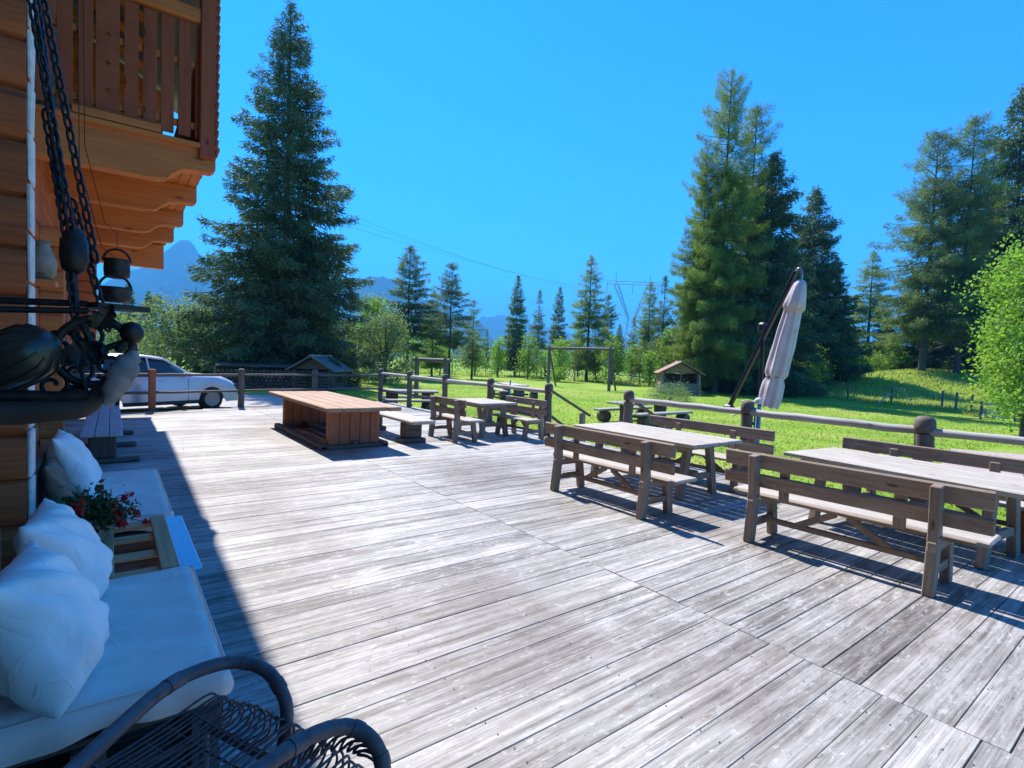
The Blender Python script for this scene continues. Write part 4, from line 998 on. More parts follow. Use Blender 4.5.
# ================================================================== VEGETATION
def conifer_arrays(H, Rb, nb, ntw, leafL, leafW, seed, t0=.06, droop=.35, irregular=.25, power=.95, hang=.6, sub=3):
    rg = np.random.default_rng(seed)
    t = t0 + (1 - t0) * rg.random(nb) ** 1.15; t = np.sort(t)
    L = Rb * (1 - t) ** power * (1 - irregular + 2 * irregular * rg.random(nb)) + .12
    low = np.clip((t - t0) / .12, .35, 1); L *= low ** .35
    az = np.arange(nb) * 2.399963 + rg.uniform(-.5, .5, nb); z = H * t
    lean = np.array([rg.uniform(-.01, .01), rg.uniform(-.01, .01)]) * H
    slope = (-.30 + .95 * t ** 1.4) * 1.0 - droop * .3
    cs = []; ds = []; sz = []
    segs = []
    for i in range(nb):
        k = max(3, int(ntw * (L[i] / Rb) ** 1.05)); s_ = .12 + .88 * rg.random(k) ** .75
        d = np.array([math.cos(az[i]), math.sin(az[i]), 0.0])
        def bp_(s): return d[None] * (L[i] * s)[:, None] + np.array([0, 0, 1.0])[None] * (z[i] + L[i] * (slope[i] * s - droop * .35 * s ** 2 + droop * .42 * s ** 4))[:, None]
        p = bp_(s_); side = np.array([-d[1], d[0], 0.0]); sg = rg.choice([-1, 1], k)
        spread = (rg.random(k) ** .8) * L[i] * .30 * (1.1 - s_)
        p = p + side[None] * (sg * spread)[:, None]; p[:, 2] -= spread * .35 * hang + rg.random(k) ** 1.5 * (.10 * hang + .45 * max(0, hang - .85))
        p += rg.normal(0, .03, p.shape)
        dr = d[None] * (.5 + .5 * s_)[:, None] + side[None] * (sg * rg.uniform(.3, .9, k) * (1.15 - s_))[:, None] + np.array([0, 0, -1.0])[None] * (hang * rg.uniform(.2, 1.1, k))[:, None]
        cs.append(p); ds.append(dr); sz.append(np.full(k, leafL) * (1.15 - .35 * s_) * (.55 + .45 * (1 - t[i])))
        ss = np.array([0, .35, .7, 1.0]); segs.append((bp_(ss), L[i]))
    c = np.concatenate(cs); dr = np.concatenate(ds); sz = np.concatenate(sz)
    # top leader
    kt = 40; c = np.concatenate([c, np.stack([rg.normal(0, .04, kt), rg.normal(0, .04, kt), H * rg.uniform(.95, 1.0, kt)], 1)])
    dr = np.concatenate([dr, np.stack([rg.normal(0, .6, kt), rg.normal(0, .6, kt), rg.uniform(.2, 1, kt)], 1)]); sz = np.concatenate([sz, np.full(kt, leafL * .6)])
    c = np.repeat(c, sub, 0); dr = np.repeat(dr, sub, 0) + rg.normal(0, .55, (len(sz) * sub, 3)); sz = np.repeat(sz, sub) * rg.uniform(.6, 1.25, len(sz) * sub)
    c = c + rg.normal(0, leafL * .22, c.shape)
    dr /= np.linalg.norm(dr, axis=1)[:, None]
    b_ = rg.normal(0, 1, dr.shape); b_ -= dr * (dr * b_).sum(1)[:, None]; b_ /= np.linalg.norm(b_, axis=1)[:, None]
    s3 = sz[:, None]; w3 = (sz * leafW)[:, None]
    v = np.stack([c, c + dr * s3 * .4 + b_ * w3 * .5, c + dr * s3, c + dr * s3 * .4 - b_ * w3 * .5], 1).reshape(-1, 3)
    return v, rg.random(len(c)), segs, lean
def trunk_mb(H, r0, segs, brn=True, z0=-.4, wob=.05):
    mb = MB(); n = 10
    mb.tube([(random.uniform(-wob, wob) * (i > 0) * .6, random.uniform(-wob, wob) * (i > 0) * .6, z0 + (H - z0) * i / n) for i in range(n + 1)], [r0 * (1.25 if i == 0 else 1) * (1 - .93 * i / n) for i in range(n + 1)], 9)
    if brn:
        for (p, L) in segs:
            r = .012 + .010 * L; mb.tube([tuple(q) for q in p], [r, r * .7, r * .45, r * .2], 4, caps=False)
    return mb
TREES = {}
def conifer_proto(key, name, H, Rb, nb, ntw, leafL, leafW, mat, r0, seed, **kw):
    v, rnd, segs, lean = conifer_arrays(H, Rb, nb, ntw, leafL, leafW, seed, **kw)
    root = empty(name); np_mesh('crown', v, 4, M[mat], root, rnd); trunk_mb(H, r0, segs).build('trunk', M['bark'], root)
    TREES[key] = (root, H, [False]); return root
def plant(key, px, ytop, depth, label, cat, group=None, rz=None, sx=1.0, base=None):
    root, H, used = TREES[key]
    if used[0]: root = copy_tree(root)
    used[0] = True
    p = onground(px, depth) if base is None else base; top = P(px, ytop, depth).z; s_ = (top - p.z) / H
    root.location = p; root.scale = (s_ * sx, s_ * sx, s_); root.rotation_euler.z = random.uniform(0, 6.28) if rz is None else rz
    tag(root, label, cat, group); return root
conifer_proto('big', 'spruce_tree', 21.5, 5.9, 400, 210, .44, .20, 'spruce', .32, 11, droop=.45, irregular=.22, t0=.035, power=.82, hang=.7, sub=3)
conifer_proto('sp1', 'spruce_tree', 18, 4.0, 230, 120, .55, .24, 'spruce', .24, 12, droop=.5, irregular=.3, power=.8, hang=.8, t0=.05)
conifer_proto('sp2', 'spruce_tree', 18, 4.6, 230, 130, .6, .24, 'spruce', .24, 13, droop=.4, irregular=.38, power=.75, hang=.9, t0=.05)
conifer_proto('sp3', 'spruce_tree', 12, 2.0, 160, 70, .42, .22, 'spruce_pale', .14, 14, droop=.35, irregular=.35, power=.8, hang=.5, t0=.1)
conifer_proto('sp4', 'spruce_tree', 12, 2.1, 120, 60, .40, .2, 'pine', .13, 34, droop=.45, irregular=.55, power=.95, hang=.6, t0=.16)
conifer_proto('la4', 'larch_tree', 13, 2.0, 95, 70, .38, .16, 'larch_grey', .14, 35, droop=.3, irregular=.7, power=.6, hang=1.0, t0=.2)
conifer_proto('pn1', 'pine_tree', 12, 2.3, 120, 100, .38, .2, 'pine', .13, 15, droop=.1, irregular=.45, power=.6, hang=.2, t0=.22)
conifer_proto('pn2', 'pine_tree', 12, 2.4, 100, 100, .38, .19, 'pine', .13, 16, droop=.0, irregular=.5, power=.5, hang=.15, t0=.3)
conifer_proto('la1', 'larch_tree', 24, 3.7, 260, 340, .36, .15, 'larch', .34, 17, droop=.45, irregular=.75, power=.42, hang=1.5, t0=.10)
conifer_proto('la2', 'larch_tree', 20, 3.6, 230, 170, .40, .15, 'larch_grey', .24, 18, droop=.4, irregular=.6, power=.42, hang=1.3, t0=.18)
conifer_proto('la3', 'larch_tree', 14, 2.2, 150, 90, .38, .18, 'larch', .15, 19, droop=.3, irregular=.45, power=.7, hang=.9, t0=.12)
GS = 'spruces at the edge of the meadow'; GL = 'larches at the edge of the meadow'; GP = 'young conifers beyond the far wire fence'
# hero spruce
plant('big', 284, 12, 30, 'huge dark spruce standing alone behind the terrace fence, left of centre', 'tree', rz=.4, sx=.93)
# middle group
plant('sp3', 515, 277, 62, 'slender pale spruce directly above the small square table, tallest of its cluster', 'tree', GP, sx=1.0)
plant('sp4', 537, 291, 68, 'second slender spruce, just left of the log swing frame', 'tree', GP, sx=.95)
plant('pn1', 557, 288, 70, 'thin sparse conifer behind the left post of the swing frame', 'tree', GP, sx=.6)
plant('la3', 587, 256, 56, 'tall grey-green larch rising behind the swing frame, left of the pylon', 'tree', GL, sx=1.2)
plant('pn2', 606, 296, 60, 'bare-stemmed thin tree between the tall grey-green larch and the pylon', 'tree', GP, sx=.8)
plant('pn1', 407, 248, 46, 'tall open pine with two-toned crown behind the silvery bush', 'tree', GP, sx=1.25)
plant('pn2', 449, 265, 44, 'open-crowned pine with bare dark stem right of the tallest pine', 'tree', GP, sx=1.15)
plant('la3', 432, 290, 52, 'soft grey-green conifer squeezed between the two open pines', 'tree', GP, sx=1.2)
plant('la4', 472, 300, 50, 'small spruce on the right flank of the open-crowned pine', 'tree', GP, sx=1.3)
plant('sp4', 486, 330, 75, 'little conifer before the gap where the far mountain shows', 'tree', GP)
plant('la4', 552, 318, 80, 'short spruce behind the swing frame crossbar', 'tree', GP)
plant('la3', 647, 282, 58, 'pale larch under the pylon beside the dark tree group', 'tree', GL, sx=1.2)
plant('sp4', 661, 277, 52, 'narrow spruce at the left flank of the giant larch', 'tree', GS, sx=1.1)
plant('sp4', 632, 318, 90, 'small dark spruce below the pylon', 'tree', GP, sx=1.2)
plant('sp3', 618, 325, 95, 'smallest dark spruce at the foot of the pylon', 'tree', GP, sx=1.2)
# larch group beside the parasol
plant('la1', 716, 76, 40, 'giant light-green larch with bare top, tallest tree right of centre', 'tree', GL, rz=1.0, sx=.70)
plant('la1', 696, 150, 41, 'light green larch pressed against the left side of the giant larch, lower than it', 'tree', GL, rz=2.6, sx=.72)
plant('la2', 742, 112, 43, 'thin larch close behind the giant larch, leaning right', 'tree', GL, sx=.8)
plant('sp2', 762, 158, 42, 'broad dark spruce behind the closed parasol', 'tree', GS, sx=1.0)
plant('sp1', 700, 215, 46, 'dark spruce hidden behind the giant larch', 'tree', GS)
plant('sp2', 806, 192, 50, 'dark spruce with ragged outline right of the parasol', 'tree', GS, sx=1.05)
plant('sp1', 783, 240, 48, 'dark spruce filling the gap between the parasol and the ragged spruce', 'tree', GS)
plant('sp1', 830, 258, 50, 'lower dark spruce at the right foot of the ragged spruce', 'tree', GS, sx=1.1)
# right edge group on the hill
plant('la3', 866, 252, 62, 'pale larch standing alone between the two dark tree groups', 'tree', GL, sx=1.5)
plant('sp3', 885, 312, 60, 'short spruce on the hill edge left of the tall larches', 'tree', GS, sx=1.6)
plant('la2', 922, 136, 52, 'grey-green larch on the hill, left one of the close tall pair', 'tree', GL, rz=2.2, sx=1.05)
plant('la2', 957, 122, 51, 'grey-green larch on the hill, right one of the close tall pair', 'tree', GL, rz=.3, sx=.95)
plant('sp2', 1004, 92, 54, 'tallest dark spruce at the right edge of the picture', 'tree', GS, sx=1.0)
plant('sp1', 975, 225, 58, 'dark spruce behind the trunks of the tall larch pair', 'tree', GS, sx=1.2)
plant('sp1', 912, 290, 60, 'dark low spruce behind the left larch of the pair', 'tree', GS, sx=1.5)
plant('sp1', 1045, 160, 56, 'dark spruce cut by the right picture edge', 'tree', GS, sx=1.2)
plant('sp1', 944, 262, 62, 'dark spruce filling the gap between the larch pair stems', 'tree', GS, sx=1.3)
# left background conifers
plant('sp1', 128, 283, 70, 'dark spruce seen below the balcony, behind the grey-green bush', 'tree', GS, sx=.9)
plant('sp1', 148, 292, 80, 'spruce behind the leafy tree above the parked car', 'tree', GS)
plant('sp1', 228, 305, 60, 'dark spruce behind the left flank of the huge spruce', 'tree', GS, sx=1.3)
# broadleaf trees and bushes
def broad(name, base, blobs, n, size, mat, label, cat, group=None, seed=1, trunk=None, ratio=.6, rtrunk=.1):
    rg = np.random.default_rng(seed); root = empty(name, tuple(base)); tag(root, label, cat, group); cs = []
    tot = sum(b_[3] ** 2 for b_ in blobs)
    twig_c = []
    for (x, y, z, r) in blobs:
        k = int(n / 14 * r * r / tot) + 2
        d = rg.normal(0, 1, (k, 3)); d /= np.linalg.norm(d, axis=1)[:, None]
        c = np.array([x, y, z]) + d * (r * (.35 + .8 * rg.random(k) ** .8 + .25 * (rg.random(k) > .85)))[:, None] * np.array([1, 1, .92])
        twig_c.append(c)
    c = np.concatenate(twig_c); c = np.repeat(c, 14, 0) + rg.normal(0, 1, (len(c) * 14, 3)) * size * 1.7
    c = c[c[:, 2] > .02]
    v = leaves_at(c, size, rg, ratio); np_mesh('crown', v, 4, M[mat], root, rg.random(len(c)))
    mb = MB(); top = max(b_[2] for b_ in blobs); mb.tube([(0, 0, -.4), (.05, 0, top * .4), (0, .05, top)], [rtrunk * 1.3, rtrunk, rtrunk * .3], 8)
    for (x, y, z, r) in blobs: mb.tube([(0, 0, min(z * .4, top * .5)), (x * .6, y * .6, z * .75), (x, y, z)], [rtrunk * .55, rtrunk * .35, rtrunk * .12], 6)
    mb.build('trunk', M['bark'], root); return root
def blobs(w_, h_, k, seed, z0=.2, taper=.4):
    rg = random.Random(seed); out = []
    for i in range(k):
        t = rg.random() ** .9; a = rg.uniform(0, 6.28); rr = w_ / 2 * (1 - taper * t) * rg.uniform(.3, .75)
        r = w_ * rg.uniform(.14, .24) * (1 - .3 * t); out.append((rr * math.cos(a), rr * math.sin(a), z0 + (h_ - z0 - r) * t + r * .4, r))
    out.append((0, 0, h_ * .5, w_ * .28)); out.append((0, 0, h_ - w_ * .14, w_ * .14)); return out
GBsh = 'leafy trees and bushes around the meadow'
b_ = onground(385, 36); h_ = P(385, 313, 36).z - b_.z; broad('willow_bush', b_, blobs(4.2, h_, 24, 1, .1, .3), 9000, .15, 'willow', 'round silvery-green bush beyond the big brown table', 'bush', GBsh, 1)
b_ = onground(372, 42); h_ = P(372, 298, 42).z - b_.z; broad('leafy_tree', b_, blobs(4.0, h_, 16, 2, .8), 4500, .17, 'leaf', 'yellow-green leafy tree peeking out above and left of the silvery bush', 'tree', GBsh, 2)
b_ = onground(178, 30); h_ = P(178, 297, 30).z - b_.z; broad('leafy_tree', b_, blobs(5.2, h_, 26, 3, .2, .3), 11000, .15, 'willow', 'round pale green tree right behind the parked car', 'tree', GBsh, 3)
b_ = onground(213, 34); h_ = P(213, 318, 34).z - b_.z; broad('leafy_tree', b_, blobs(4.2, h_, 16, 4, .3), 6000, .15, 'leaf', 'bright green leafy tree between the pale tree and the huge spruce', 'tree', GBsh, 4)
b_ = onground(118, 34); h_ = P(118, 310, 34).z - b_.z; broad('leafy_tree', b_, blobs(5, h_, 16, 5, .3), 5000, .16, 'willow', 'pale bush glimpsed between the iron ring and the pots', 'bush', GBsh, 5)
rngp = [(498, 338, 58, 3.4), (528, 333, 54, 3.4), (560, 340, 52, 3.0), (578, 322, 66, 4.2), (612, 335, 50, 3.2), (632, 345, 60, 4), (650, 352, 50, 3.0), (668, 330, 46, 3.0), (475, 335, 60, 4.2), (440, 340, 56, 4.5), (353, 322, 52, 4.2), (412, 338, 60, 4.0), (545, 350, 60, 4.0), (596, 348, 60, 4)]
names = ['slim bright sapling below the slender pale spruce', 'light green young tree left of the swing frame', 'yellow-green young tree seen through the swing frame', 'tall light birch left of the tall grey-green larch', 'light green young tree right of the swing frame', 'leafy young tree under the pylon', 'small bush left of the little log cabin', 'bright young tree touching the giant larch on its left', 'green bush under the mountain gap', 'leafy bush under the open-crowned pine', 'leafy tree between the huge spruce and the silvery bush', 'green bush under the tallest open pine', 'low leafy tree behind the swing crossbar', 'low bright shrub behind the right post of the swing frame']
for i, (px, yt, d, w_) in enumerate(rngp):
    b_ = onground(px, d); h_ = P(px, yt, d).z - b_.z; broad('young_tree', b_, blobs(w_ * (.75 + .5 * ((i * 7) % 5) / 5), h_, 18, 20 + i, .1, .85), 2300, .17, 'leaf_bright' if i % 3 != 1 else 'leaf', names[i], 'young tree', GBsh, 20 + i, rtrunk=.06)
for i, (px, yt, d, w_, lb) in enumerate([(700, 340, 48, 3.5, 'green bush behind the trunks of the giant larch'), (800, 345, 44, 4.5, 'bright bush at the foot of the ragged spruce, right of the parasol'), (845, 352, 48, 5, 'shaded bush between parasol and hill'), (872, 355, 56, 5, 'low bush at the hill edge below the lone pale larch'), (898, 345, 58, 4.5, 'shaded bush at the hill edge beside the larch pair'), (757, 350, 50, 4, 'bush behind the parasol pole')]):
    b_ = onground(px, d); h_ = P(px, yt, d).z - b_.z; broad('bush', b_, blobs(w_, h_, 12, 50 + i, .1, .3), 3200, .18, 'leaf', lb, 'bush', GBsh, 50 + i, rtrunk=.05)
b_ = onground(672, 31); broad('low_bush', b_, [(-1.0, 0, .35, .5), (-.4, .3, .5, .55), (.3, 0, .55, .6), (.9, -.2, .4, .5), (1.4, 0, .25, .35), (-1.5, .1, .2, .35)], 3600, .10, 'willow', 'spreading low bush on the lawn before the little log cabin', 'bush', GBsh, 60, rtrunk=.03, ratio=.35)
b_ = onground(558, 50); broad('low_bush', b_, blobs(1.8, 1.2, 8, 61, .1, .2), 1200, .12, 'leaf_bright', 'small round bush on the lawn seen through the swing frame', 'bush', GBsh, 61, rtrunk=.03)
# the maple at the right edge
b_ = onground(1030, 19); broad('maple_tree', b_, [(-.2, 0, 3.3, 1.3), (.8, .2, 5.0, 1.6), (-.5, -.2, 2.2, 1.0), (-.9, .1, 1.6, .6), (.3, .3, 2.0, 1.1), (.2, -.4, 4.2, 1.3), (1.4, 0, 3.0, 1.5), (1.2, -.3, 6.3, 1.4), (.5, .2, 5.9, 1.2), (-1.5, .2, 1.9, .5), (-1.6, -.1, 2.5, .45), (-2.1, .1, 1.3, .4), (-1.9, -.1, 2.9, .3), (-1.4, .1, 3.6, .35), (-.9, 0, 4.6, .4), (-.3, .1, 5.6, .4), (.4, .0, 1.2, .8), (-.7, .3, 3.9, .7), (1.8, .2, 1.8, 1.1), (-1.1, 0, 3.0, .5)], 26000, .13, 'leaf_bright', 'bright green broadleaf tree at the right edge behind the wooden gate', 'tree', GBsh, 70, ratio=.75, rtrunk=.12)
# far wood: reads as one mass
def far_wood():
    rg = np.random.default_rng(90); out = []
    for i in range(560):
        px = rg.uniform(-150, 1250); d = rg.uniform(95, 330); p = P(px, 365, d); g = G(p.x, p.y)
        H = rg.uniform(7, 13) * (.65 if 455 < px < 640 else 1.0) * (.6 + .4 * min(1, d / 220)); Rr = H * rg.uniform(.14, .22); k = 90
        t = rg.random(k) ** .8; a = rg.uniform(0, 6.28, k); r = Rr * (1 - t) * rg.uniform(.3, 1, k) + .1
        c = np.stack([p.x + np.cos(a) * r, p.y + np.sin(a) * r, g + H * t], 1); dr = np.stack([np.cos(a), np.sin(a), -.5 + rg.normal(0, .4, k)], 1)
        out.append(leaves_at(c, H * .13, rg, .5, dr))
    v = np.concatenate(out); o = np_mesh('far_wood', v, 4, M['spruce_pale'], None, rg.random(len(v) // 4)); tag(o, 'distant conifer wood along the horizon behind the meadow', 'wood', kind='stuff')
far_wood()
# grass blades and meadow
def grass(name, n, region, hgt, mat, label, seed, width=.02):
    rg = np.random.default_rng(seed); pts = []
    while len(pts) < n:
        px = rg.uniform(region[0], region[1]); d = region[2] + (region[3] - region[2]) * rg.random() ** 1.3; p = P(px, 365, d)
        if p.x < 8.25 and p.y < 18.9 and p.x > -3: continue
        if region[4] and not region[4](p.x, p.y, d, px): continue
        pts.append((p.x, p.y, G(p.x, p.y), d))
    a = np.array(pts); sc = (1 + a[:, 3] / 25)[:, None]
    th = rg.uniform(0, 6.28, n); dx = np.stack([np.cos(th), np.sin(th), np.zeros(n)], 1); b0 = a[:, :3]
    hh = (hgt * rg.uniform(.5, 1.3, n))[:, None]; ln = rg.normal(0, .35, (n, 2)); tip = b0 + np.concatenate([ln * hh, hh], 1)
    v = np.stack([b0 - dx * width * sc, b0 + dx * width * sc, tip], 1).reshape(-1, 3)
    o = np_mesh(name, v, 3, M[mat], None, rg.random(n)); tag(o, label, 'grass', kind='stuff')
isgravel = lambda x, y: (14 < x < 22 and -3 < y < 3.9)
grass('grass', 42000, (330, 1150, 8, 36, lambda x, y, d, px: not isgravel(x, y)), .045, 'blade', 'short sunny lawn grass beside the deck', 5, .012)
# wire fence line helper (same line as the fence below)
WF = [onground(300, 62), onground(520, 60), onground(640, 52), onground(770, 45), onground(850, 38.5), onground(945, 33), onground(975, 29)]
def beyond(x, y, d, px):
    pxs_ = [300, 520, 640, 770, 850, 945, 975, 1200]; ds_ = [62, 60, 52, 45, 38.5, 33, 29, 24]; return d > np.interp(px, pxs_, ds_) - .6
grass('meadow_grass', 52000, (330, 1200, 28, 64, beyond), .24, 'hay', 'tall pale meadow grass along and beyond the wire fence', 6, .022)
# ================================================================== LAWN OBJECTS
def wire_fence():
    root = empty('wire_fence', tuple(WF[3])); tag(root, 'long wire mesh fence on wooden posts across the meadow', 'fence'); l0 = root.location.copy()
    path = []; 
    for i in range(len(WF) - 1):
        a, b_ = WF[i], WF[i + 1]; n = max(1, round((b_ - a).length / 2.7))
        for k in range(n): path.append(a.lerp(b_, k / n))
    path.append(WF[-1])
    for p in path: p.z = G(p.x, p.y)
    for i, p in enumerate(path):
        mb = MB(); mb.tube([p + Vector((0, 0, -.2)), p + Vector((random.uniform(-.03, .03), 0, 1.15))], .06, 7); o = mb.build('post', M['post'], root); o.location = -l0
    mb = MB()
    for i in range(len(path) - 1):
        a, b_ = path[i], path[i + 1]
        for z in (.12, .32, .52, .72, .92, 1.08): mb.tube([a + Vector((0, 0, z)), b_ + Vector((0, 0, z))], .006, 3, caps=False)
        for k in range(9): p = a.lerp(b_, k / 9); mb.tube([p + Vector((0, 0, .1)), p + Vector((0, 0, 1.08))], .004, 3, caps=False)
    o = mb.build('wire_mesh', M['metal'], root); o.location = -l0
    q = path[-4]; mb = MB(); mb.bar(q + Vector((-1.0, .5, 0.05)), q + Vector((0, 0, .75)), .07, .07); o = mb.build('brace', M['rail'], root); o.location = -l0
wire_fence()
# picnic tables on the lawn
def picnic(px0, depth, L, W, rz, label, light=False):
    p = onground(px0, depth); root = empty('picnic_table', tuple(p), rz); tag(root, label, 'picnic table', 'picnic tables on the lawn')
    mt = M['top'] if light else M['lawnwood']
    mb = MB(); [mb.box((0, -W / 2 + (i + .5) * W / 4, .74), (L, W / 4 * .96, .07), bev=.02) for i in range(4)]; mb.build('tabletop', mt, root)
    for sx in (-1, 1):
        mb = MB(); mb.tube([(sx * L * .32, 0, 0), (sx * L * .32, 0, .36), (sx * L * .32, 0, .70)], [.26, .22, .25], 12); mb.build('pedestal', M['darkfurn'], root)
    for sy in (-1, 1):
        mb = MB(); mb.box((0, sy * (W / 2 + .42), .44), (L * .98, .36, .08), bev=.025); bs = mb.build('bench_seat', mt, root)
        for sx in (-1, 1): mb = MB(); mb.tube([(sx * L * .36, sy * (W / 2 + .25), .2), (sx * L * .36, sy * (W / 2 + .60), .2)], .2, 12); mb.build('log_foot', M['darkfurn'], bs)
    mb = MB(); mb.box((0, 0, .2), (.14, W + 1.0, .1)); mb.build('tie_beam', M['darkfurn'], root)
picnic(411, 20.3, 2.1, 1.0, math.radians(-24), 'long picnic table with slab benches just outside the far railing corner')
picnic(513, 29, 2.9, .9, math.radians(72), 'sun-bleached picnic table farthest out on the lawn beside the blue pole', True)
picnic(646, 19.2, 3.1, .95, math.radians(2), 'dark picnic table with log feet on the lawn at the bottom of the steps')
# round table boards: chairs handled as benches above.  Swing frame
def swing(pl, pr_, d0, d1, top_px, label, extra=True, name='swing_frame'):
    a = onground(pl, d0); b_ = onground(pr_, d1); ht = P(pl, top_px, d0).z; root = empty(name, tuple(a)); tag(root, label, 'play frame'); l0 = root.location.copy()
    dd = (b_ - a); dd.z = 0; dd.normalize(); sd_ = Vector((-dd.y, dd.x, 0))
    for q in (a, b_):
        mb = MB(); mb.tube([q + Vector((0, 0, -.2)), Vector((q.x, q.y, ht + .12))], .12, 10); o = mb.build('post', M['post'], root); o.location = -l0
        if extra:
            mb = MB(); mb.tube([q + sd_ * 1.2 + Vector((0, 0, -.2)), Vector((q.x, q.y, ht - .1))], .07, 8); o = mb.build('strut', M['post'], root); o.location = -l0
    mb = MB(); mb.tube([Vector((a.x, a.y, ht)) - dd * .3, Vector((b_.x, b_.y, ht)) + dd * .3], .11, 10); o = mb.build('crossbeam', M['post'], root); o.location = -l0
    return root, l0, a, b_, ht
root, l0, a, b_, ht = swing(549, 610, 41, 38, 348, 'tall log swing frame with crossbeam standing on the lawn, centre')
for k in (.4, .43):
    q = a.lerp(b_, k); 
mb = MB(); q = a.lerp(b_, .45); mb.tube([(q.x, q.y, ht), (q.x, q.y, .3)], .05, 6); o = mb.build('climbing_pole', M['bigleg'], root); o.location = -l0
swing(417, 446, 27.5, 26.0, 359.5, 'low wooden goal-like frame on the lawn behind the far picnic table', False, 'play_frame')
# little log cabin
def hut(name, px, depth, W, D, Hw, Hr, rz, label, roofmat, wallmat, openf=True):
    p = onground(px, depth); root = empty(name, tuple(p), rz); tag(root, label, 'hut')
    mb = MB(); n = int(Hw / .16)
    for k in range(n):
        z = .08 + k * .16; r = .082
        for sy in (-1, 1):
            if openf and sy < 0 and k > n * .55: 
                continue
            mb.tube([(-W / 2 - .12, sy * D / 2, z), (W / 2 + .12, sy * D / 2, z)], r, 8)
        for sx in (-1, 1): mb.tube([(sx * W / 2, -D / 2 - .12, z + .08), (sx * W / 2, D / 2 + .12, z + .08)], r, 8)
    mb.build('wall', M[wallmat], root)
    mb = MB(); mb.prism([(-W / 2, Hw), (W / 2, Hw), (0, Hw + Hr * .9)], 1, -D / 2 + (.3 if openf else 0), D / 2); mb.build('gable', M[wallmat], root)
    mb = MB()
    for sx in (-1, 1): mb.bar((0, 0, Hw + Hr + .03), (sx * (W / 2 + .35), 0, Hw - .08), D + .7, .07)
    mb.build('roof', M[roofmat], root)
    mb = MB(); mb.bar((0, -D / 2 - .3, Hw + Hr + .06), (0, D / 2 + .3, Hw + Hr + .06), .16, .06); mb.build('ridge_cap', M['rail'], root)
    if openf:
        for sx in (-1, 0, 1): mb = MB(); mb.box((sx * W * .45, -D / 2, Hw * .78), (.1, .1, Hw * .5)); mb.build('front_post', M['darkfurn'], root)
    return root
fx = lambda px: math.atan2(*(lambda p: (-p.x, p.y))(P(px, 365, 10)))   # turn a front towards the deck
hut('log_cabin', 679, 38, 2.5, 2.2, 1.5, .75, fx(679) + .15, 'little open-fronted log cabin with reddish roof at the foot of the giant larch', 'redshingle', 'furn')
hut('log_hut', 321, 27, 1.7, 2.2, 1.05, .62, fx(321) - .35, 'small dark log hut with shingle roof beneath the huge spruce', 'shingle', 'darkfurn', False)
# covered woodpile under the spruce
wp = onground(262, 25.5); root = empty('woodpile', tuple(wp), fx(262)); tag(root, 'dark covered woodpile behind the terrace fence, between car and log hut', 'woodpile')
mb = MB(); rr = random.Random(4)
for r_ in range(6):
    for c_ in range(22): mb.tube([(-1.9 + c_ * .175 + (r_ % 2) * .08, -.3 + rr.uniform(-.05, .05), .1 + r_ * .15), (-1.9 + c_ * .175 + (r_ % 2) * .08, .3, .1 + r_ * .15)], rr.uniform(.065, .085), 7)
mb.build('firewood', M['darkfurn'], root)
mb = MB(); mb.box((0, 0, 1.12), (3.9, .8, .04), Matrix.Rotation(.12, 3, 'X')); mb.build('cover', M['darkfurn'], root)
for sx in (-1, 1): mb = MB(); mb.box((sx * 1.95, 0, .5), (.1, .7, 1.05)); mb.build('side_frame', M['darkfurn'], root)
# gate at right and gate posts
gt = onground(1002, 27); root = empty('garden_gate', tuple(gt), fx(1002)); tag(root, 'small weathered wooden gate under the bright broadleaf tree', 'gate')
for sx in (-.65, .65): MB().box((sx, 0, .5), (.12, .12, 1.2)).build('post', M['post'], root)
mb = MB(); [mb.box((0, -.02, z), (1.18, .03, .12)) for z in (.2, .5, .8)]; mb.bar((-.55, -.05, .18), (.55, -.05, .82), .02, .1); mb.build('gate_leaf', M['rail'], root)
# pylon and lines
pd = 175; pb_ = onground(629, pd); root = empty('power_pylon', tuple(pb_)); tag(root, 'distant lattice power pylon with a wide crossarm above the trees', 'pylon'); l0 = root.location.copy()
right = Vector((.798, -.601, 0)); zt = P(629, 285, pd).z; zm = P(629, 318, pd).z; mb = MB()
def seg3(p, q, r=.09): mb.tube([p, q], r, 5)
base = Vector((pb_.x, pb_.y, pb_.z)); U = Vector((0, 0, 1))
wz = Vector((base.x, base.y, zm))
for s_ in (-1, 1):
    for dp in (-1, 1):
        off = Vector((.602, .797, 0)) * dp
        seg3(base + right * s_ * 3 + off * 2.5, wz + right * s_ * 1.0 + off * .6); 
        seg3(wz + right * s_ * .9 + off * .6, Vector((base.x, base.y, zt)) + right * s_ * 4.8 + off * .5)
        seg3(wz + right * s_ * 1.3 + off * .6, Vector((base.x, base.y, zt)) + right * s_ * 6.2 + off * .5, .07)
    seg3(Vector((base.x, base.y, zt)) + right * s_ * 5.5, Vector((base.x, base.y, zt + 3.4)) + right * s_ * 5.6)
    for k in range(6):
        t = k / 6; t2 = (k + 1) / 6; A = wz.lerp(Vector((base.x, base.y, zt)), t); B = wz.lerp(Vector((base.x, base.y, zt)), t2)
        seg3(A + right * s_ * (.9 + 3.9 * t), B + right * s_ * (1.3 + 4.9 * t2), .07)
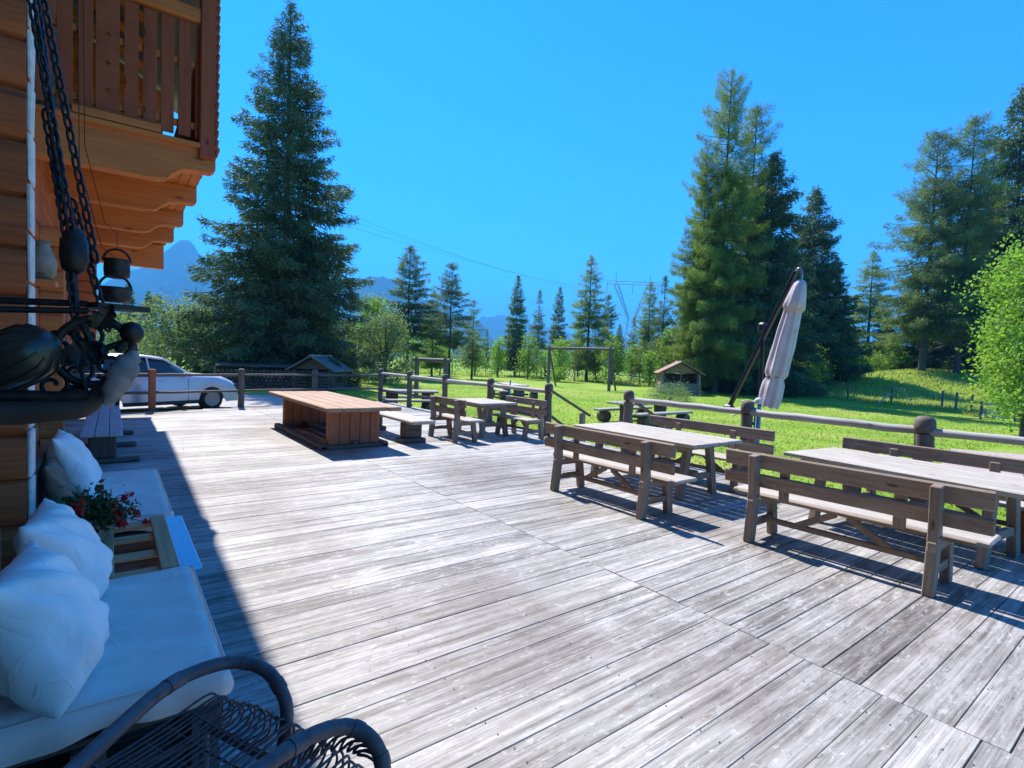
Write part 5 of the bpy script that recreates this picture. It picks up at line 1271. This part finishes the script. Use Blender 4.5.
for k in range(8):
    t = k / 8; t2 = (k + 1) / 8; A = base.lerp(wz, t); B = base.lerp(wz, t2); seg3(A - right * (3 - 2 * t), B + right * (3 - 2 * t2), .09); seg3(A + right * (3 - 2 * t), B - right * (3 - 2 * t2), .09)
for dz in (0, .9): seg3(Vector((base.x, base.y, zt + dz)) - right * 8.6, Vector((base.x, base.y, zt + dz)) + right * 8.6)
for k in range(16): x0_ = -8.6 + 17.2 * k / 16; seg3(Vector((base.x, base.y, zt)) + right * x0_, Vector((base.x, base.y, zt + .9)) + right * (x0_ + 1.07), .06)
for s_ in (-8.4, 0, 8.4): seg3(Vector((base.x, base.y, zt)) + right * s_, Vector((base.x, base.y, zt - 3.2)) + right * s_, .08)
o = mb.build('lattice_frame', M['metal'], root); o.location = -l0
for i, s_ in enumerate((-8.4, 0, 8.4)):
    a = Vector((base.x, base.y, zt - 3.2 if i < 3 else zt + 3.4)) + right * s_; e_ = P(300 + 12 * i, 195 + 12 * i, 60) 
    pts = [a.lerp(e_, t) + Vector((0, 0, -6 * 4 * t * (1 - t) * .35)) for t in np.linspace(0, 1, 24)]
    mb = MB().tube(pts, .012, 4); tag(mb.build('power_line', M['black']), ['left', 'middle', 'right', 'upper left', 'upper right'][i] + ' thin power line running from the pylon across the sky to the left', 'cable', 'power lines')


# ================================================================== HAZE
hz = MB(); hz.add([(x, y, z) for x in (-4600, 7100) for y in (-1600, 7100) for z in (-6, 820)], [(0, 1, 3, 2), (4, 6, 7, 5), (0, 4, 5, 1), (2, 3, 7, 6), (0, 2, 6, 4), (1, 5, 7, 3)], [(0, 0, 0)] * 8)
mh = bpy.data.materials.new('clear_mountain_air'); mh.use_nodes = True; t_ = mh.node_tree; t_.nodes.clear()
vo_ = t_.nodes.new('ShaderNodeVolumePrincipled'); vo_.inputs['Color'].default_value = (.12, .52, 1.0, 1); vo_.inputs['Density'].default_value = 2.9e-4; vo_.inputs['Anisotropy'].default_value = 0.0
oo_ = t_.nodes.new('ShaderNodeOutputMaterial'); t_.links.new(vo_.outputs[0], oo_.inputs['Volume'])
tag(hz.build('haze', mh), kind='stuff')
